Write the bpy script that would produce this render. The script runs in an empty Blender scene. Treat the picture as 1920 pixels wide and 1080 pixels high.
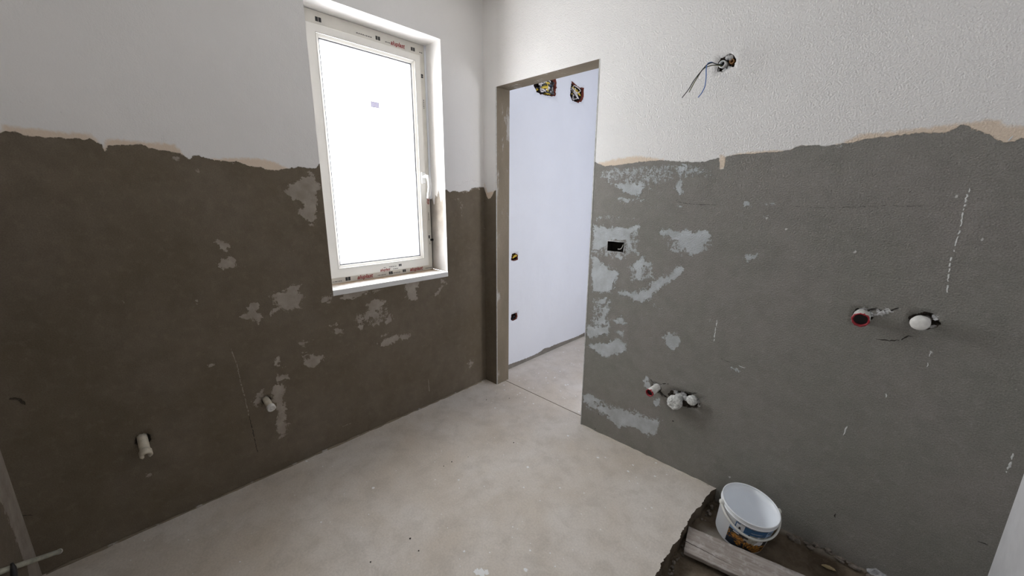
import bpy, bmesh, math, random
import numpy as np
from mathutils import Vector, Matrix, noise as mnoise

random.seed(7)
np.random.seed(7)
S = bpy.context.scene
COL = S.collection

# ------------------------------------------------------------------ camera, sky, exposure
cam_d = bpy.data.cameras.new('camera')
cam_d.sensor_width = 36.0
cam_d.lens = 36.0 * 727.09 / 1920.0
cam_d.clip_start = 0.01
cam = bpy.data.objects.new('camera', cam_d)
COL.objects.link(cam)
PITCH, YAW, ROLL = 0.22983, 0.763247, 0.006083
fwd = Vector((-math.sin(YAW) * math.cos(PITCH), math.cos(YAW) * math.cos(PITCH), -math.sin(PITCH)))
rgt = Vector((math.cos(YAW), math.sin(YAW), 0))
up = rgt.cross(fwd)
r2 = rgt * math.cos(ROLL) + up * math.sin(ROLL)
u2 = -rgt * math.sin(ROLL) + up * math.cos(ROLL)
M = Matrix((r2, u2, -fwd)).transposed().to_4x4()
M.translation = Vector((2.07581, -1.88218, 1.39))
cam.matrix_world = M
S.camera = cam

W = bpy.data.worlds.new('overcast_sky')
S.world = W
W.use_nodes = True
bg = W.node_tree.nodes['Background']
bg.inputs[0].default_value = (0.97, 0.975, 1.0, 1)
bg.inputs[1].default_value = 17.5
S.view_settings.view_transform = 'Standard'
S.view_settings.look = 'None'
S.view_settings.gamma = 1.0
S.view_settings.use_curve_mapping = False
S.view_settings.exposure = 0.0
S.cycles.use_denoising = True
S.cycles.diffuse_bounces = 10
S.cycles.max_bounces = 16
S.cycles.caustics_reflective = False
S.cycles.caustics_refractive = False


def portal(name, loc, rot, sx, sy):
    d = bpy.data.lights.new(name, 'AREA')
    d.shape = 'RECTANGLE'
    d.size, d.size_y = sx, sy
    d.cycles.is_portal = True
    o = bpy.data.objects.new(name, d)
    o.location, o.rotation_euler = loc, rot
    COL.objects.link(o)


H = math.pi / 2
portal('window_daylight_portal', (-0.405, -0.714, 1.597), (0, -H, 0), 1.39, 0.755)
portal('hall_daylight_portal', (2.64, 0.75, 1.40), (0, H, 0), 0.58, 0.58)

# ------------------------------------------------------------------ measured outlines (metres on each wall)
L_EDGE=[(-2.062,1.579),(-2.047,1.584),(-2.029,1.583),(-2.012,1.575),(-1.934,1.575),(-1.894,1.579),(-1.878,1.576),(-1.867,1.58),(-1.841,1.563),(-1.838,1.542),(-1.833,1.542),(-1.824,1.563),(-1.762,1.569),(-1.737,1.575),(-1.721,1.569),(-1.704,1.56),(-1.669,1.556),(-1.626,1.553),(-1.618,1.544),(-1.6,1.529),(-1.586,1.544),(-1.575,1.549),(-1.558,1.544),(-1.533,1.535),(-1.494,1.532),(-1.46,1.53),(-1.44,1.533),(-1.395,1.516),(-1.348,1.514),(-1.329,1.503),(-1.296,1.503),(-1.255,1.512),(-1.184,1.525),(-1.149,1.52),(-1.112,1.52),(-1.097,1.546),(-0.813,1.533),(-0.325,1.434),(-0.301,1.417),(-0.27,1.428),(-0.226,1.422),(-0.172,1.429),(-0.135,1.426),(-0.115,1.448),(-0.019,1.457),(-0.004,1.457)]
L_PEACH=[(-2.057,1.607),(-2.025,1.604),(-1.978,1.604),(-1.936,1.599),(-1.874,1.601),(-1.858,1.597),(-1.844,1.577),(-1.839,1.558),(-1.826,1.583),(-1.813,1.593),(-1.768,1.588),(-1.68,1.588),(-1.633,1.587),(-1.616,1.558),(-1.599,1.525),(-1.573,1.539),(-1.532,1.54),(-1.457,1.549),(-1.39,1.554),(-1.323,1.552),(-1.266,1.533),(-1.228,1.511),(-1.335,1.454),(-1.693,1.503),(-2.068,1.545)]
L_GREY=[(-0.269,1.448),(-0.216,1.476),(-0.133,1.496),(-0.018,1.503),(-0.019,1.453),(-0.115,1.448),(-0.135,1.426),(-0.226,1.418)]
L_PATCH=[[(-1.274,1.405),(-1.213,1.463),(-1.151,1.498),(-1.122,1.494),(-1.11,1.436),(-1.119,1.374),(-1.134,1.332),(-1.135,1.295),(-1.148,1.246),(-1.17,1.252),(-1.194,1.279),(-1.211,1.303),(-1.198,1.358),(-1.236,1.383)],[(-1.569,1.103),(-1.543,1.121),(-1.514,1.12),(-1.492,1.096),(-1.51,1.074),(-1.544,1.074)],[(-1.56,1.194),(-1.547,1.207),(-1.538,1.2),(-1.517,1.175),(-1.527,1.157),(-1.548,1.159)],[(-1.517,0.852),(-1.48,0.867),(-1.469,0.901),(-1.429,0.893),(-1.437,0.863),(-1.424,0.831),(-1.447,0.802),(-1.478,0.833)],[(-1.376,0.927),(-1.332,0.933),(-1.296,0.959),(-1.234,0.963),(-1.263,0.926),(-1.232,0.888),(-1.264,0.874),(-1.267,0.841),(-1.315,0.832),(-1.346,0.852),(-1.394,0.838),(-1.353,0.867),(-1.359,0.898)],[(-1.257,0.839),(-1.23,0.837),(-1.244,0.82)],[(-1.165,0.855),(-1.111,0.883),(-1.074,0.885),(-1.093,0.859),(-1.135,0.829)],[(-1.06,0.853),(-1.022,0.882),(-0.971,0.892),(-0.888,0.881),(-0.89,0.856),(-0.966,0.842),(-1.026,0.841)],[(-0.658,0.873),(-0.594,0.884),(-0.539,0.883),(-0.578,0.827),(-0.581,0.761),(-0.621,0.748),(-0.655,0.799)],[(-0.409,0.867),(-0.358,0.852),(-0.346,0.814),(-0.388,0.842)],[(-0.412,0.799),(-0.386,0.806),(-0.413,0.767),(-0.448,0.758)],[(-0.975,0.744),(-0.933,0.723),(-0.908,0.752),(-0.914,0.792),(-0.871,0.812),(-0.792,0.787),(-0.819,0.75),(-0.86,0.736),(-0.84,0.692),(-0.906,0.704),(-0.964,0.695)],[(-0.982,0.664),(-0.958,0.684),(-0.931,0.671),(-0.955,0.651)],[(-0.893,0.658),(-0.858,0.68),(-0.835,0.668),(-0.844,0.643)],[(-0.819,0.654),(-0.774,0.701),(-0.76,0.647),(-0.796,0.645)],[(-1.125,0.711),(-1.087,0.72),(-1.05,0.709),(-1.095,0.701)],[(-1.11,0.686),(-1.081,0.688),(-1.054,0.672),(-1.071,0.646),(-1.1,0.65)],[(-1.28,0.656),(-1.249,0.657),(-1.221,0.655),(-1.245,0.644),(-1.265,0.635)],[(-1.272,0.566),(-1.235,0.572),(-1.176,0.558),(-1.174,0.526),(-1.214,0.511),(-1.247,0.504),(-1.27,0.533)],[(-1.274,0.593),(-1.258,0.597),(-1.252,0.578),(-1.271,0.572)],[(-0.869,0.54),(-0.809,0.554),(-0.741,0.57),(-0.706,0.54),(-0.641,0.548),(-0.639,0.519),(-0.718,0.519),(-0.795,0.512),(-0.837,0.51)],[(-0.842,0.586),(-0.8,0.589),(-0.805,0.573),(-0.833,0.57)],[(-1.411,0.595),(-1.391,0.606),(-1.381,0.591),(-1.392,0.578),(-1.363,0.557),(-1.392,0.555),(-1.409,0.572)],[(-1.412,0.492),(-1.396,0.522),(-1.364,0.51),(-1.357,0.482),(-1.408,0.48)],[(-1.43,0.461),(-1.406,0.479),(-1.38,0.452),(-1.384,0.397),(-1.385,0.328),(-1.392,0.264),(-1.381,0.234),(-1.398,0.217),(-1.392,0.177),(-1.429,0.183),(-1.437,0.26),(-1.421,0.31),(-1.427,0.364),(-1.439,0.401)],[(-1.516,0.423),(-1.495,0.454),(-1.471,0.463),(-1.475,0.432),(-1.494,0.408),(-1.509,0.392)],[(-0.191,0.193),(-0.16,0.212),(-0.129,0.182),(-0.156,0.156)]]
L_SPECK=[[(-1.429,1.187),(-1.367,1.227),(-1.335,1.23),(-1.356,1.209),(-1.404,1.182)],[(-1.303,1.162),(-1.291,1.14),(-1.229,1.122),(-1.267,1.107),(-1.302,1.126)],[(-1.47,1.106),(-1.439,1.105),(-1.453,1.096)],[(-1.227,0.864),(-1.178,0.863),(-1.179,0.849),(-1.221,0.849)],[(-0.89,0.859),(-0.773,0.859),(-0.788,0.845),(-0.891,0.844)],[(-1.104,0.542),(-1.029,0.552),(-0.875,0.548),(-0.916,0.533),(-1.01,0.514),(-1.091,0.526)],[(-0.292,1.404),(-0.218,1.415),(-0.174,1.353),(-0.196,1.237),(-0.222,1.266),(-0.246,1.353)],[(-1.014,0.716),(-0.975,0.744),(-0.872,0.799),(-0.773,0.764),(-0.76,0.647),(-0.884,0.65),(-0.996,0.683)],[(-0.293,0.666),(-0.278,0.682),(-0.275,0.651)],[(-0.688,0.862),(-0.65,0.882),(-0.642,0.773),(-0.676,0.772)],[(-1.397,0.939),(-1.35,0.957),(-1.215,0.851),(-1.27,0.817),(-1.399,0.834)],[(-1.073,0.864),(-0.864,0.893),(-0.731,0.862),(-0.869,0.827),(-1.053,0.831)],[(-1.506,1.081),(-1.442,1.098),(-1.435,1.072),(-1.488,1.059)]]
L_SCR=[[(-1.569,0.708),(-1.557,0.63),(-1.554,0.54),(-1.547,0.444),(-1.543,0.357)],[(-0.527,0.188),(-0.523,0.095)],[(-1.122,0.102),(-1.06,0.098)]]
L_CRACK=[[(-1.543,0.357),(-1.538,0.274),(-1.533,0.147)],[(-2.198,0.708),(-2.183,0.7),(-2.173,0.677)],[(-2.251,0.267),(-2.229,0.252)],[(-1.918,1.414),(-1.883,1.427)],[(-1.965,1.17),(-1.94,1.166)]]
L_DOT=[(-1.576,1.489,0.0061),(-1.64,1.536,0.0076),(-1.66,1.605,0.0057),(-1.457,1.525,0.0057),(-1.916,0.245,0.0095),(-1.653,0.651,0.0057),(-1.878,0.987,0.0038),(-1.934,1.575,0.0057),(-1.654,0.942,0.0057)]
R_EDGE=[(-0.004,1.457),(0.033,1.381),(0.066,1.378),(0.104,1.431),(0.13,1.435),(0.888,1.574),(0.951,1.551),(1.037,1.553),(1.141,1.563),(1.211,1.564),(1.269,1.563),(1.337,1.552),(1.442,1.546),(1.483,1.555),(1.504,1.558),(1.514,1.514),(1.531,1.513),(1.531,1.561),(1.569,1.569),(1.684,1.57),(1.751,1.571),(1.786,1.586),(1.827,1.586),(1.86,1.578),(1.912,1.583),(1.985,1.594),(2.045,1.597),(2.112,1.601),(2.154,1.593),(2.177,1.603),(2.187,1.613),(2.196,1.615),(2.217,1.599),(2.24,1.586),(2.255,1.579),(2.27,1.564),(2.284,1.554),(2.295,1.56),(2.306,1.561),(2.318,1.564),(2.356,1.566)]
R_PEACH=[[(0.875,1.566),(0.992,1.586),(1.098,1.595),(1.155,1.592),(1.26,1.571),(1.269,1.558),(1.4,1.539),(1.499,1.552),(1.505,1.574),(1.533,1.567),(1.578,1.575),(1.661,1.58),(1.754,1.575),(1.786,1.59),(1.853,1.573),(1.908,1.589),(1.952,1.613),(2.042,1.616),(2.126,1.62),(2.189,1.624),(2.244,1.628),(2.267,1.622),(2.276,1.608),(2.311,1.602),(2.35,1.599),(2.366,1.517),(2.086,1.518),(0.892,1.505)],[(-0.003,1.497),(0.034,1.425),(0.13,1.438),(0.129,1.336),(0.022,1.341)]]
R_PATCH=[[(1.017,1.461),(1.065,1.465),(1.109,1.461),(1.153,1.456),(1.177,1.435),(1.157,1.409),(1.149,1.401),(1.09,1.412),(1.037,1.436)],[(1.035,1.388),(1.071,1.388),(1.116,1.383),(1.111,1.367),(1.051,1.374)],[(1.339,1.536),(1.365,1.534),(1.359,1.478),(1.364,1.43),(1.352,1.406),(1.327,1.433),(1.339,1.483)],[(1.349,1.385),(1.372,1.351),(1.347,1.355)],[(0.898,1.243),(1.018,1.235),(1.176,1.252),(1.124,1.211),(1.135,1.156),(1.174,1.108),(1.132,1.117),(1.094,1.17),(0.994,1.165),(0.987,1.129),(0.901,1.094)],[(1.029,1.087),(1.125,1.086),(1.074,1.071)],[(1.143,1.057),(1.198,1.094),(1.255,1.062),(1.203,1.042),(1.2,0.971),(1.167,0.98)],[(0.892,1.069),(0.942,1.05),(0.987,1.023),(1.053,1.014),(1.06,0.965),(1.027,0.878),(0.915,0.865)],[(1.257,1.222),(1.3,1.246),(1.384,1.238),(1.455,1.245),(1.494,1.252),(1.506,1.203),(1.476,1.181),(1.487,1.152),(1.437,1.13),(1.406,1.152),(1.371,1.177),(1.332,1.202)],[(1.342,1.154),(1.393,1.151),(1.381,1.124),(1.352,1.134)],[(1.078,0.89),(1.236,0.926),(1.278,0.991),(1.335,1.021),(1.366,1.071),(1.414,1.069),(1.387,1.021),(1.326,0.974),(1.269,0.904),(1.219,0.855),(1.158,0.869)],[(0.955,0.838),(1.009,0.848),(1.003,0.797),(0.951,0.802)],[(1.639,1.138),(1.7,1.162),(1.701,1.14),(1.644,1.131)],[(1.627,1.38),(1.651,1.363),(1.625,1.361)],[(1.687,1.366),(1.737,1.381),(1.734,1.365)],[(1.708,1.319),(1.715,1.322),(1.721,1.311),(1.712,1.307)],[(0.894,0.736),(0.961,0.702),(0.993,0.789),(1.024,0.779),(1.007,0.687),(0.951,0.693)],[(0.891,0.66),(0.938,0.661),(1.028,0.683),(1.02,0.64),(0.903,0.577)],[(1.041,0.727),(1.108,0.751),(1.145,0.726),(1.076,0.71)],[(1.044,0.684),(1.12,0.68),(1.126,0.651),(1.072,0.665)],[(0.898,0.538),(1.007,0.578),(1.092,0.626),(1.151,0.617),(1.145,0.569),(1.072,0.529),(1.021,0.484),(0.948,0.512)],[(1.353,0.719),(1.415,0.74),(1.43,0.702),(1.405,0.638),(1.36,0.649)],[(0.887,0.209),(0.954,0.228),(1.014,0.216),(0.94,0.155),(0.894,0.151)],[(0.929,0.15),(1.034,0.186),(1.157,0.209),(1.305,0.219),(1.38,0.245),(1.367,0.198),(1.334,0.131),(1.289,0.129),(1.215,0.136),(1.139,0.095),(1.037,0.141)],[(1.269,0.461),(1.283,0.466),(1.308,0.419),(1.318,0.407),(1.281,0.394),(1.267,0.408)],[(1.316,0.332),(1.352,0.358),(1.364,0.32),(1.33,0.312)],[(1.669,0.635),(1.719,0.636),(1.685,0.632)],[(1.281,0.146),(1.334,0.137),(1.315,0.112)]]
R_SPECK=[[(0.902,1.554),(1.144,1.557),(1.302,1.556),(1.468,1.538),(1.493,1.508),(1.408,1.465),(1.207,1.439),(1.004,1.461),(0.907,1.474)],[(0.901,1.31),(0.987,1.312),(1.172,1.302),(1.126,1.265),(0.907,1.263)],[(0.871,1.247),(1.184,1.263),(1.183,1.1),(1.034,1.055),(0.881,1.068)],[(0.892,1.069),(1.083,1.032),(1.079,0.884),(0.905,0.847)],[(1.241,1.24),(1.51,1.267),(1.524,1.142),(1.347,1.113)],[(1.047,0.873),(1.196,0.948),(1.288,1.031),(1.412,1.087),(1.429,1.045),(1.31,0.939),(1.221,0.838)],[(1.097,1.062),(1.27,1.083),(1.285,0.976),(1.137,0.947)],[(1.551,1.218),(1.574,1.22),(1.615,1.147),(1.609,1.113),(1.577,1.166)],[(0.906,0.838),(1.048,0.864),(1.05,0.599),(0.901,0.559)],[(1.331,0.727),(1.434,0.759),(1.445,0.701),(1.411,0.629),(1.353,0.638)],[(0.886,0.224),(1.024,0.23),(1.389,0.268),(1.376,0.189),(1.204,0.111),(0.901,0.102)],[(1.535,0.852),(1.553,0.856),(1.566,0.757),(1.553,0.754)],[(0.893,0.557),(1.16,0.654),(1.168,0.563),(1.008,0.466)],[(1.82,1.579),(1.88,1.593),(1.994,1.6),(2.046,1.602),(2.073,1.593),(1.997,1.579),(1.93,1.564),(1.856,1.55)],[(1.04,1.393),(1.212,1.406),(1.203,1.355),(1.059,1.353)],[(1.216,0.894),(1.273,0.891),(1.32,0.844),(1.279,0.835)],[(0.939,1.489),(1.231,1.494),(1.225,1.419),(0.942,1.448)],[(1.423,1.534),(1.468,1.532),(1.506,1.485),(1.455,1.453)]]
R_SCR=[[(2.242,1.426),(2.239,1.395),(2.243,1.321),(2.243,1.252),(2.242,1.179),(2.252,1.088)],[(2.088,0.529),(2.084,0.487)],[(2.481,0.609),(2.481,0.586)],[(2.483,0.579),(2.479,0.537)],[(2.252,0.889),(2.25,0.869)],[(2.252,0.846),(2.252,0.83)],[(2.168,0.705),(2.174,0.685)],[(1.581,0.847),(1.578,0.742)],[(2.298,1.573),(2.291,1.56)],[(1.721,0.654),(1.693,0.656)]]
R_CRACK=[[(1.337,1.38),(1.366,1.37),(1.419,1.364),(1.521,1.363)],[(1.801,1.362),(1.885,1.358),(1.976,1.363),(2.059,1.369),(2.118,1.368),(2.149,1.372)],[(2.111,0.896),(2.147,0.898),(2.176,0.909),(2.191,0.927),(2.202,0.928)],[(2.049,0.99),(2.077,0.998),(2.097,1.01)],[(1.363,0.45),(1.395,0.461)],[(2.469,0.264),(2.493,0.264)],[(1.616,0.668),(1.658,0.66)],[(1.431,0.264),(1.442,0.266)],[(1.002,0.123),(1.006,0.117)],[(0.983,0.017),(0.99,0.016)],[(2.113,0.14),(2.112,0.121)],[(2.11,1.418),(2.112,1.415)]]
R_DOT=[(1.358,1.155,0.0076),(1.715,1.313,0.0076),(1.786,1.272,0.0029),(2.004,1.204,0.0038),(2.218,1.401,0.0038),(2.295,1.271,0.0029),(1.725,0.091,0.0076),(2.252,0.885,0.0038)]
F_DOT=[(0.168,0.031),(0.258,0.025),(0.341,-0.006),(0.506,-0.021),(0.56,-0.017),(0.29,-0.212),(0.357,-0.245),(0.897,-0.156),(1.133,-0.206),(1.162,-0.177),(1.301,-0.128),(1.306,-0.191),(1.344,-0.253),(1.381,-0.025),(1.422,-0.129),(1.46,-0.075),(0.13,-1.285),(0.025,-1.329),(0.496,-1.431),(0.466,-1.173),(0.722,-0.848),(0.909,-0.532),(0.992,-0.657),(1.057,-1.087),(1.245,-0.898),(1.483,-0.367),(1.501,-0.341),(1.122,-0.535),(0.338,0.025),(0.408,0.006),(0.366,0.401),(0.501,0.358),(0.36,0.149),(0.224,0.211),(0.226,0.371),(0.135,0.214)]
F_GRIT=[(0.584,-0.838),(0.587,-0.787),(0.62,-0.7),(0.849,-1.206),(0.832,-1.371),(0.945,-0.641),(0.924,-1.213),(0.228,-0.106),(0.337,-0.085),(0.237,-0.213),(0.71,-0.433)]

# ------------------------------------------------------------------ materials
def nodes_of(name):
    m = bpy.data.materials.new(name)
    m.use_nodes = True
    nt = m.node_tree
    b = nt.nodes['Principled BSDF']
    return m, nt, b


class G:
    """tiny node helper"""
    def __init__(s, nt):
        s.nt = nt

    def n(s, t, **kw):
        a = s.nt.nodes.new(t)
        for k, v in kw.items():
            setattr(a, k, v)
        return a

    def link(s, a, b):
        s.nt.links.new(a, b)

    def put(s, sock, v):
        if hasattr(v, 'is_output'):
            s.link(v, sock)
        elif isinstance(v, (tuple, list)) and len(v) == 3 and sock.type == 'RGBA':
            sock.default_value = (*v, 1)
        else:
            sock.default_value = v

    def math(s, op, a, b=0.0, c=0.0, clamp=False):
        m = s.n('ShaderNodeMath', operation=op, use_clamp=clamp)
        s.put(m.inputs[0], a)
        s.put(m.inputs[1], b)
        s.put(m.inputs[2], c)
        return m.outputs[0]

    def mix(s, f, a, b, mode='MIX'):
        m = s.n('ShaderNodeMix', data_type='RGBA', blend_type=mode)
        s.put(m.inputs[0], f)
        s.put(m.inputs[6], a)
        s.put(m.inputs[7], b)
        return m.outputs[2]

    def step(s, v, lo, hi):
        m = s.n('ShaderNodeMapRange', interpolation_type='SMOOTHSTEP')
        s.put(m.inputs[0], v)
        m.inputs[1].default_value, m.inputs[2].default_value = lo, hi
        return m.outputs[0]

    def remap(s, v, lo, hi, a, b):
        m = s.n('ShaderNodeMapRange')
        s.put(m.inputs[0], v)
        for i, x in enumerate((lo, hi, a, b)):
            m.inputs[i + 1].default_value = x
        return m.outputs[0]

    def pos(s, scale=(1, 1, 1)):
        g = s.n('ShaderNodeNewGeometry')
        if scale == (1, 1, 1):
            return g.outputs['Position']
        m = s.n('ShaderNodeVectorMath', operation='MULTIPLY')
        s.link(g.outputs['Position'], m.inputs[0])
        m.inputs[1].default_value = scale
        return m.outputs[0]

    def noise(s, scale, detail=4, rough=0.55, vec=None, dist=0.0):
        m = s.n('ShaderNodeTexNoise')
        s.put(m.inputs['Vector'], vec if vec is not None else s.pos())
        m.inputs['Scale'].default_value = scale
        m.inputs['Detail'].default_value = detail
        m.inputs['Roughness'].default_value = rough
        m.inputs['Distortion'].default_value = dist
        return m.outputs['Fac']

    def attr(s, name):
        return s.n('ShaderNodeAttribute', attribute_name=name).outputs['Fac']

    def bump(s, h, dist, strength=1.0, normal=None):
        b = s.n('ShaderNodeBump')
        b.inputs['Strength'].default_value = strength
        b.inputs['Distance'].default_value = dist
        s.put(b.inputs['Height'], h)
        if normal is not None:
            s.link(normal, b.inputs['Normal'])
        return b.outputs[0]


def plain(name, col, rough=0.5, metal=0.0, var=0.0, scale=30, bump=0.0):
    m, nt, b = nodes_of(name)
    g = G(nt)
    b.inputs['Roughness'].default_value = rough
    b.inputs['Metallic'].default_value = metal
    n = g.noise(scale, 5)
    dark = tuple(c * (1 - var) for c in col)
    lite = tuple(min(1, c * (1 + var)) for c in col)
    g.link(g.mix(g.step(n, 0.3, 0.7), dark, lite), b.inputs['Base Color'])
    if bump:
        g.link(g.bump(g.noise(scale * 3, 5), bump), b.inputs['Normal'])
    return m


def plaster(name, c1, c2, white, peach, patch, grain, rough_paint):
    m, nt, b = nodes_of(name)
    g = G(nt)
    P = g.pos()
    edge = g.noise(55, 8, 0.65)
    nf = g.math('SUBTRACT', edge, 0.5)
    fine = g.noise(260, 4, 0.6)
    ff = g.math('SUBTRACT', fine, 0.5)
    low = g.noise(2.6, 5, 0.6)
    mid = g.noise(14, 6, 0.6)
    # cement render
    cem = g.mix(g.step(low, 0.3, 0.72), c1, c2)
    cem = g.mix(g.math('MULTIPLY', g.step(mid, 0.35, 0.75), 0.35), cem, tuple(x * 0.72 for x in c1))
    cem = g.mix(g.math('MULTIPLY', g.step(g.noise(33, 4, 0.6), 0.5, 0.72), 0.22), cem, tuple(x * 1.35 for x in c2))
    pits = g.step(g.noise(95, 5, 0.7), 0.66, 0.76)
    cem = g.mix(g.math('MULTIPLY', pits, 0.45), cem, tuple(x * 0.5 for x in c1))
    gr = g.remap(fine, 0.2, 0.8, 1 - grain, 1 + grain)
    gv = g.n('ShaderNodeVectorMath', operation='SCALE')
    g.link(cem, gv.inputs[0])
    g.link(gr, gv.inputs['Scale'])
    cem = gv.outputs[0]
    # filler patches: solid and dry-brushed
    big = g.math('SUBTRACT', g.noise(24, 6, 0.6, dist=0.5), 0.5)
    pa = g.math('ADD', g.attr('patch'), g.math('MULTIPLY', nf, 0.05))
    pa = g.math('ADD', pa, g.math('MULTIPLY', big, 0.075))
    pa = g.math('ADD', pa, g.math('MULTIPLY', ff, 0.022))
    pmask = g.math('MULTIPLY', g.step(pa, -0.001, 0.004), g.remap(mid, 0.3, 0.7, 0.62, 0.95))
    hf = g.noise(150, 5, 0.7)
    dab = g.math('ADD', g.math('MULTIPLY', edge, 0.55), g.math('MULTIPLY', hf, 0.45))
    sp = g.math('MINIMUM', g.math('MULTIPLY', g.attr('speck'), 4.5), 0.13)
    sp = g.math('ADD', sp, g.math('MULTIPLY', big, 0.32))
    smask = g.math('MULTIPLY', g.step(g.math('ADD', dab, sp), 0.605, 0.67), 0.72)
    pat = g.mix(g.step(mid, 0.3, 0.7), tuple(x * 0.9 for x in patch), tuple(x * 1.08 for x in patch))
    lower = g.mix(g.math('MAXIMUM', pmask, smask), cem, pat)
    lower = g.mix(g.attr('wash'), lower, tuple(x * 0.86 for x in white))
    # paint above
    pe = g.math('ADD', g.attr('peach'), g.math('MULTIPLY', nf, 0.03))
    pk = g.math('MULTIPLY', g.step(pe, -0.004, 0.012), 0.85)
    wv = g.mix(g.step(low, 0.25, 0.75), tuple(x * 0.96 for x in white), white)
    upper = g.mix(pk, wv, peach)
    e = g.math('ADD', g.attr('paint'), g.math('MULTIPLY', nf, 0.022))
    e = g.math('ADD', e, g.math('MULTIPLY', ff, 0.006))
    em = g.step(e, -0.0008, 0.0022)
    col = g.mix(em, lower, upper)
    sc = g.step(g.math('ADD', g.attr('scratch'), g.math('MULTIPLY', nf, 0.010)), -0.0005, 0.001)
    col = g.mix(g.math('MULTIPLY', sc, 0.8), col, tuple(x * 0.75 for x in white))
    ck = g.step(g.math('ADD', g.attr('crack'), g.math('MULTIPLY', nf, 0.010)), -0.0005, 0.001)
    col = g.mix(g.math('MULTIPLY', ck, 0.7), col, tuple(x * 0.18 for x in c1))
    g.link(col, b.inputs['Base Color'])
    b.inputs['Roughness'].default_value = 0.88
    b.inputs['Specular IOR Level'].default_value = 0.25
    # relief
    sepz = g.n('ShaderNodeSeparateXYZ')
    g.link(g.pos(), sepz.inputs[0])
    peel = g.noise(170, 3, 0.5)
    h = g.math('MULTIPLY', g.math('ADD', g.math('MULTIPLY', peel, 0.7), g.math('MULTIPLY', fine, 0.3)), g.math('MULTIPLY', g.remap(sepz.outputs[2], 0.45, 1.25, 0.35, 1.0), rough_paint))
    h = g.math('ADD', h, g.math('MULTIPLY', em, 0.9))
    h = g.math('ADD', h, g.math('MULTIPLY', g.math('MAXIMUM', pmask, smask), 0.35))
    h = g.math('ADD', h, g.math('MULTIPLY', mid, 0.8))
    h = g.math('SUBTRACT', h, g.math('MULTIPLY', ck, 1.5))
    h = g.math('SUBTRACT', h, g.math('MULTIPLY', pits, 0.4))
    g.link(g.bump(h, 0.003), b.inputs['Normal'])
    return m


WHITE = (0.86, 0.845, 0.83)
PEACH = (0.74, 0.60, 0.46)
M_left = plaster('left_plaster', (0.158, 0.128, 0.090), (0.195, 0.162, 0.124), WHITE, PEACH, (0.40, 0.355, 0.305), 0.22, 0.3)
M_right = plaster('right_plaster', (0.245, 0.240, 0.215), (0.275, 0.258, 0.24), WHITE, PEACH, (0.54, 0.575, 0.60), 0.30, 2.2)
M_hall = plaster('hall_plaster', (0.20, 0.18, 0.155), (0.26, 0.24, 0.21), (0.77, 0.785, 0.825), PEACH, (0.42, 0.39, 0.35), 0.15, 0.3)
M_white = plain('white_paint', (0.80, 0.82, 0.87), 0.9, var=0.03, scale=4, bump=0.0006)
M_endwhite = plain('grey_white_paint', (0.74, 0.74, 0.76), 0.85, var=0.07, scale=9, bump=0.0008)
M_ceil = plain('ceiling_paint', (0.86, 0.85, 0.83), 0.9, var=0.03, scale=3)
M_raw = plain('raw_hole', (0.075, 0.06, 0.048), 0.95, var=0.4, scale=80, bump=0.003)
M_brick = plain('hollow_brick', (0.16, 0.035, 0.02), 0.9, var=0.4, scale=60, bump=0.002)
M_darkbox = plain('dark_plastic_box', (0.022, 0.016, 0.013), 0.7, var=0.3)
M_pvc = plain('window_plastic', (0.80, 0.78, 0.735), 0.32, var=0.02, scale=6)
M_film = plain('filmed_plastic', (0.66, 0.635, 0.58), 0.3, var=0.05, scale=14)
M_seam = plain('seam_shade', (0.30, 0.28, 0.25), 0.6)
M_gasket = plain('grey_gasket', (0.26, 0.27, 0.30), 0.6)
M_gap_fill = plain('dark_gap_fill', (0.035, 0.026, 0.018), 0.95, var=0.5, scale=80, bump=0.004)
M_handle = plain('white_handle_plastic', (0.78, 0.78, 0.77), 0.25, var=0.01)
M_red_ink = plain('red_ink', (0.26, 0.015, 0.01), 0.6)
M_black_ink = plain('black_ink', (0.03, 0.03, 0.03), 0.6)
M_grey_ink = plain('grey_ink', (0.25, 0.25, 0.26), 0.6)
M_redpipe = plain('red_plug_plastic', (0.30, 0.015, 0.025), 0.45, var=0.25, scale=60)
M_black = plain('black_plastic', (0.012, 0.012, 0.013), 0.5)
M_plug = plain('plaster_dusted_plug', (0.70, 0.71, 0.69), 0.8, var=0.30, scale=110, bump=0.004)
M_plugw = plain('white_plug_plastic', (0.74, 0.73, 0.70), 0.5, var=0.12, scale=50)
M_stub = plain('cream_pipe_plastic', (0.60, 0.55, 0.45), 0.5, var=0.15, scale=45)
M_mortar = plain('white_mortar', (0.50, 0.50, 0.50), 0.95, var=0.25, scale=60, bump=0.003)
M_conduit = plain('conduit_plastic', (0.78, 0.79, 0.78), 0.55, var=0.1)
M_wire_b = plain('blue_wire', (0.06, 0.16, 0.42), 0.45)
M_wire_k = plain('black_wire', (0.03, 0.035, 0.04), 0.45)
M_wire_g = plain('yellow_green_wire', (0.10, 0.10, 0.035), 0.45)
M_wire_y = plain('yellow_wire', (0.72, 0.52, 0.05), 0.45)
M_wire_w = plain('white_wire', (0.75, 0.72, 0.70), 0.45)
M_bead = plain('corner_bead', (0.50, 0.50, 0.48), 0.5, 0.0, var=0.2, scale=40)
M_rod = plain('dusty_pale_pipe', (0.40, 0.40, 0.33), 0.6, var=0.2, scale=40)
M_bucket = plain('white_bucket_plastic', (0.90, 0.93, 0.97), 0.32, var=0.015, scale=8)
M_bhandle = plain('bucket_handle_plastic', (0.78, 0.78, 0.74), 0.35, var=0.03)
M_lblue = plain('label_blue', (0.02, 0.10, 0.24), 0.4, var=0.25, scale=70)
M_lsky = plain('label_pale_blue', (0.30, 0.45, 0.66), 0.4, var=0.1, scale=70)
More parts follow.
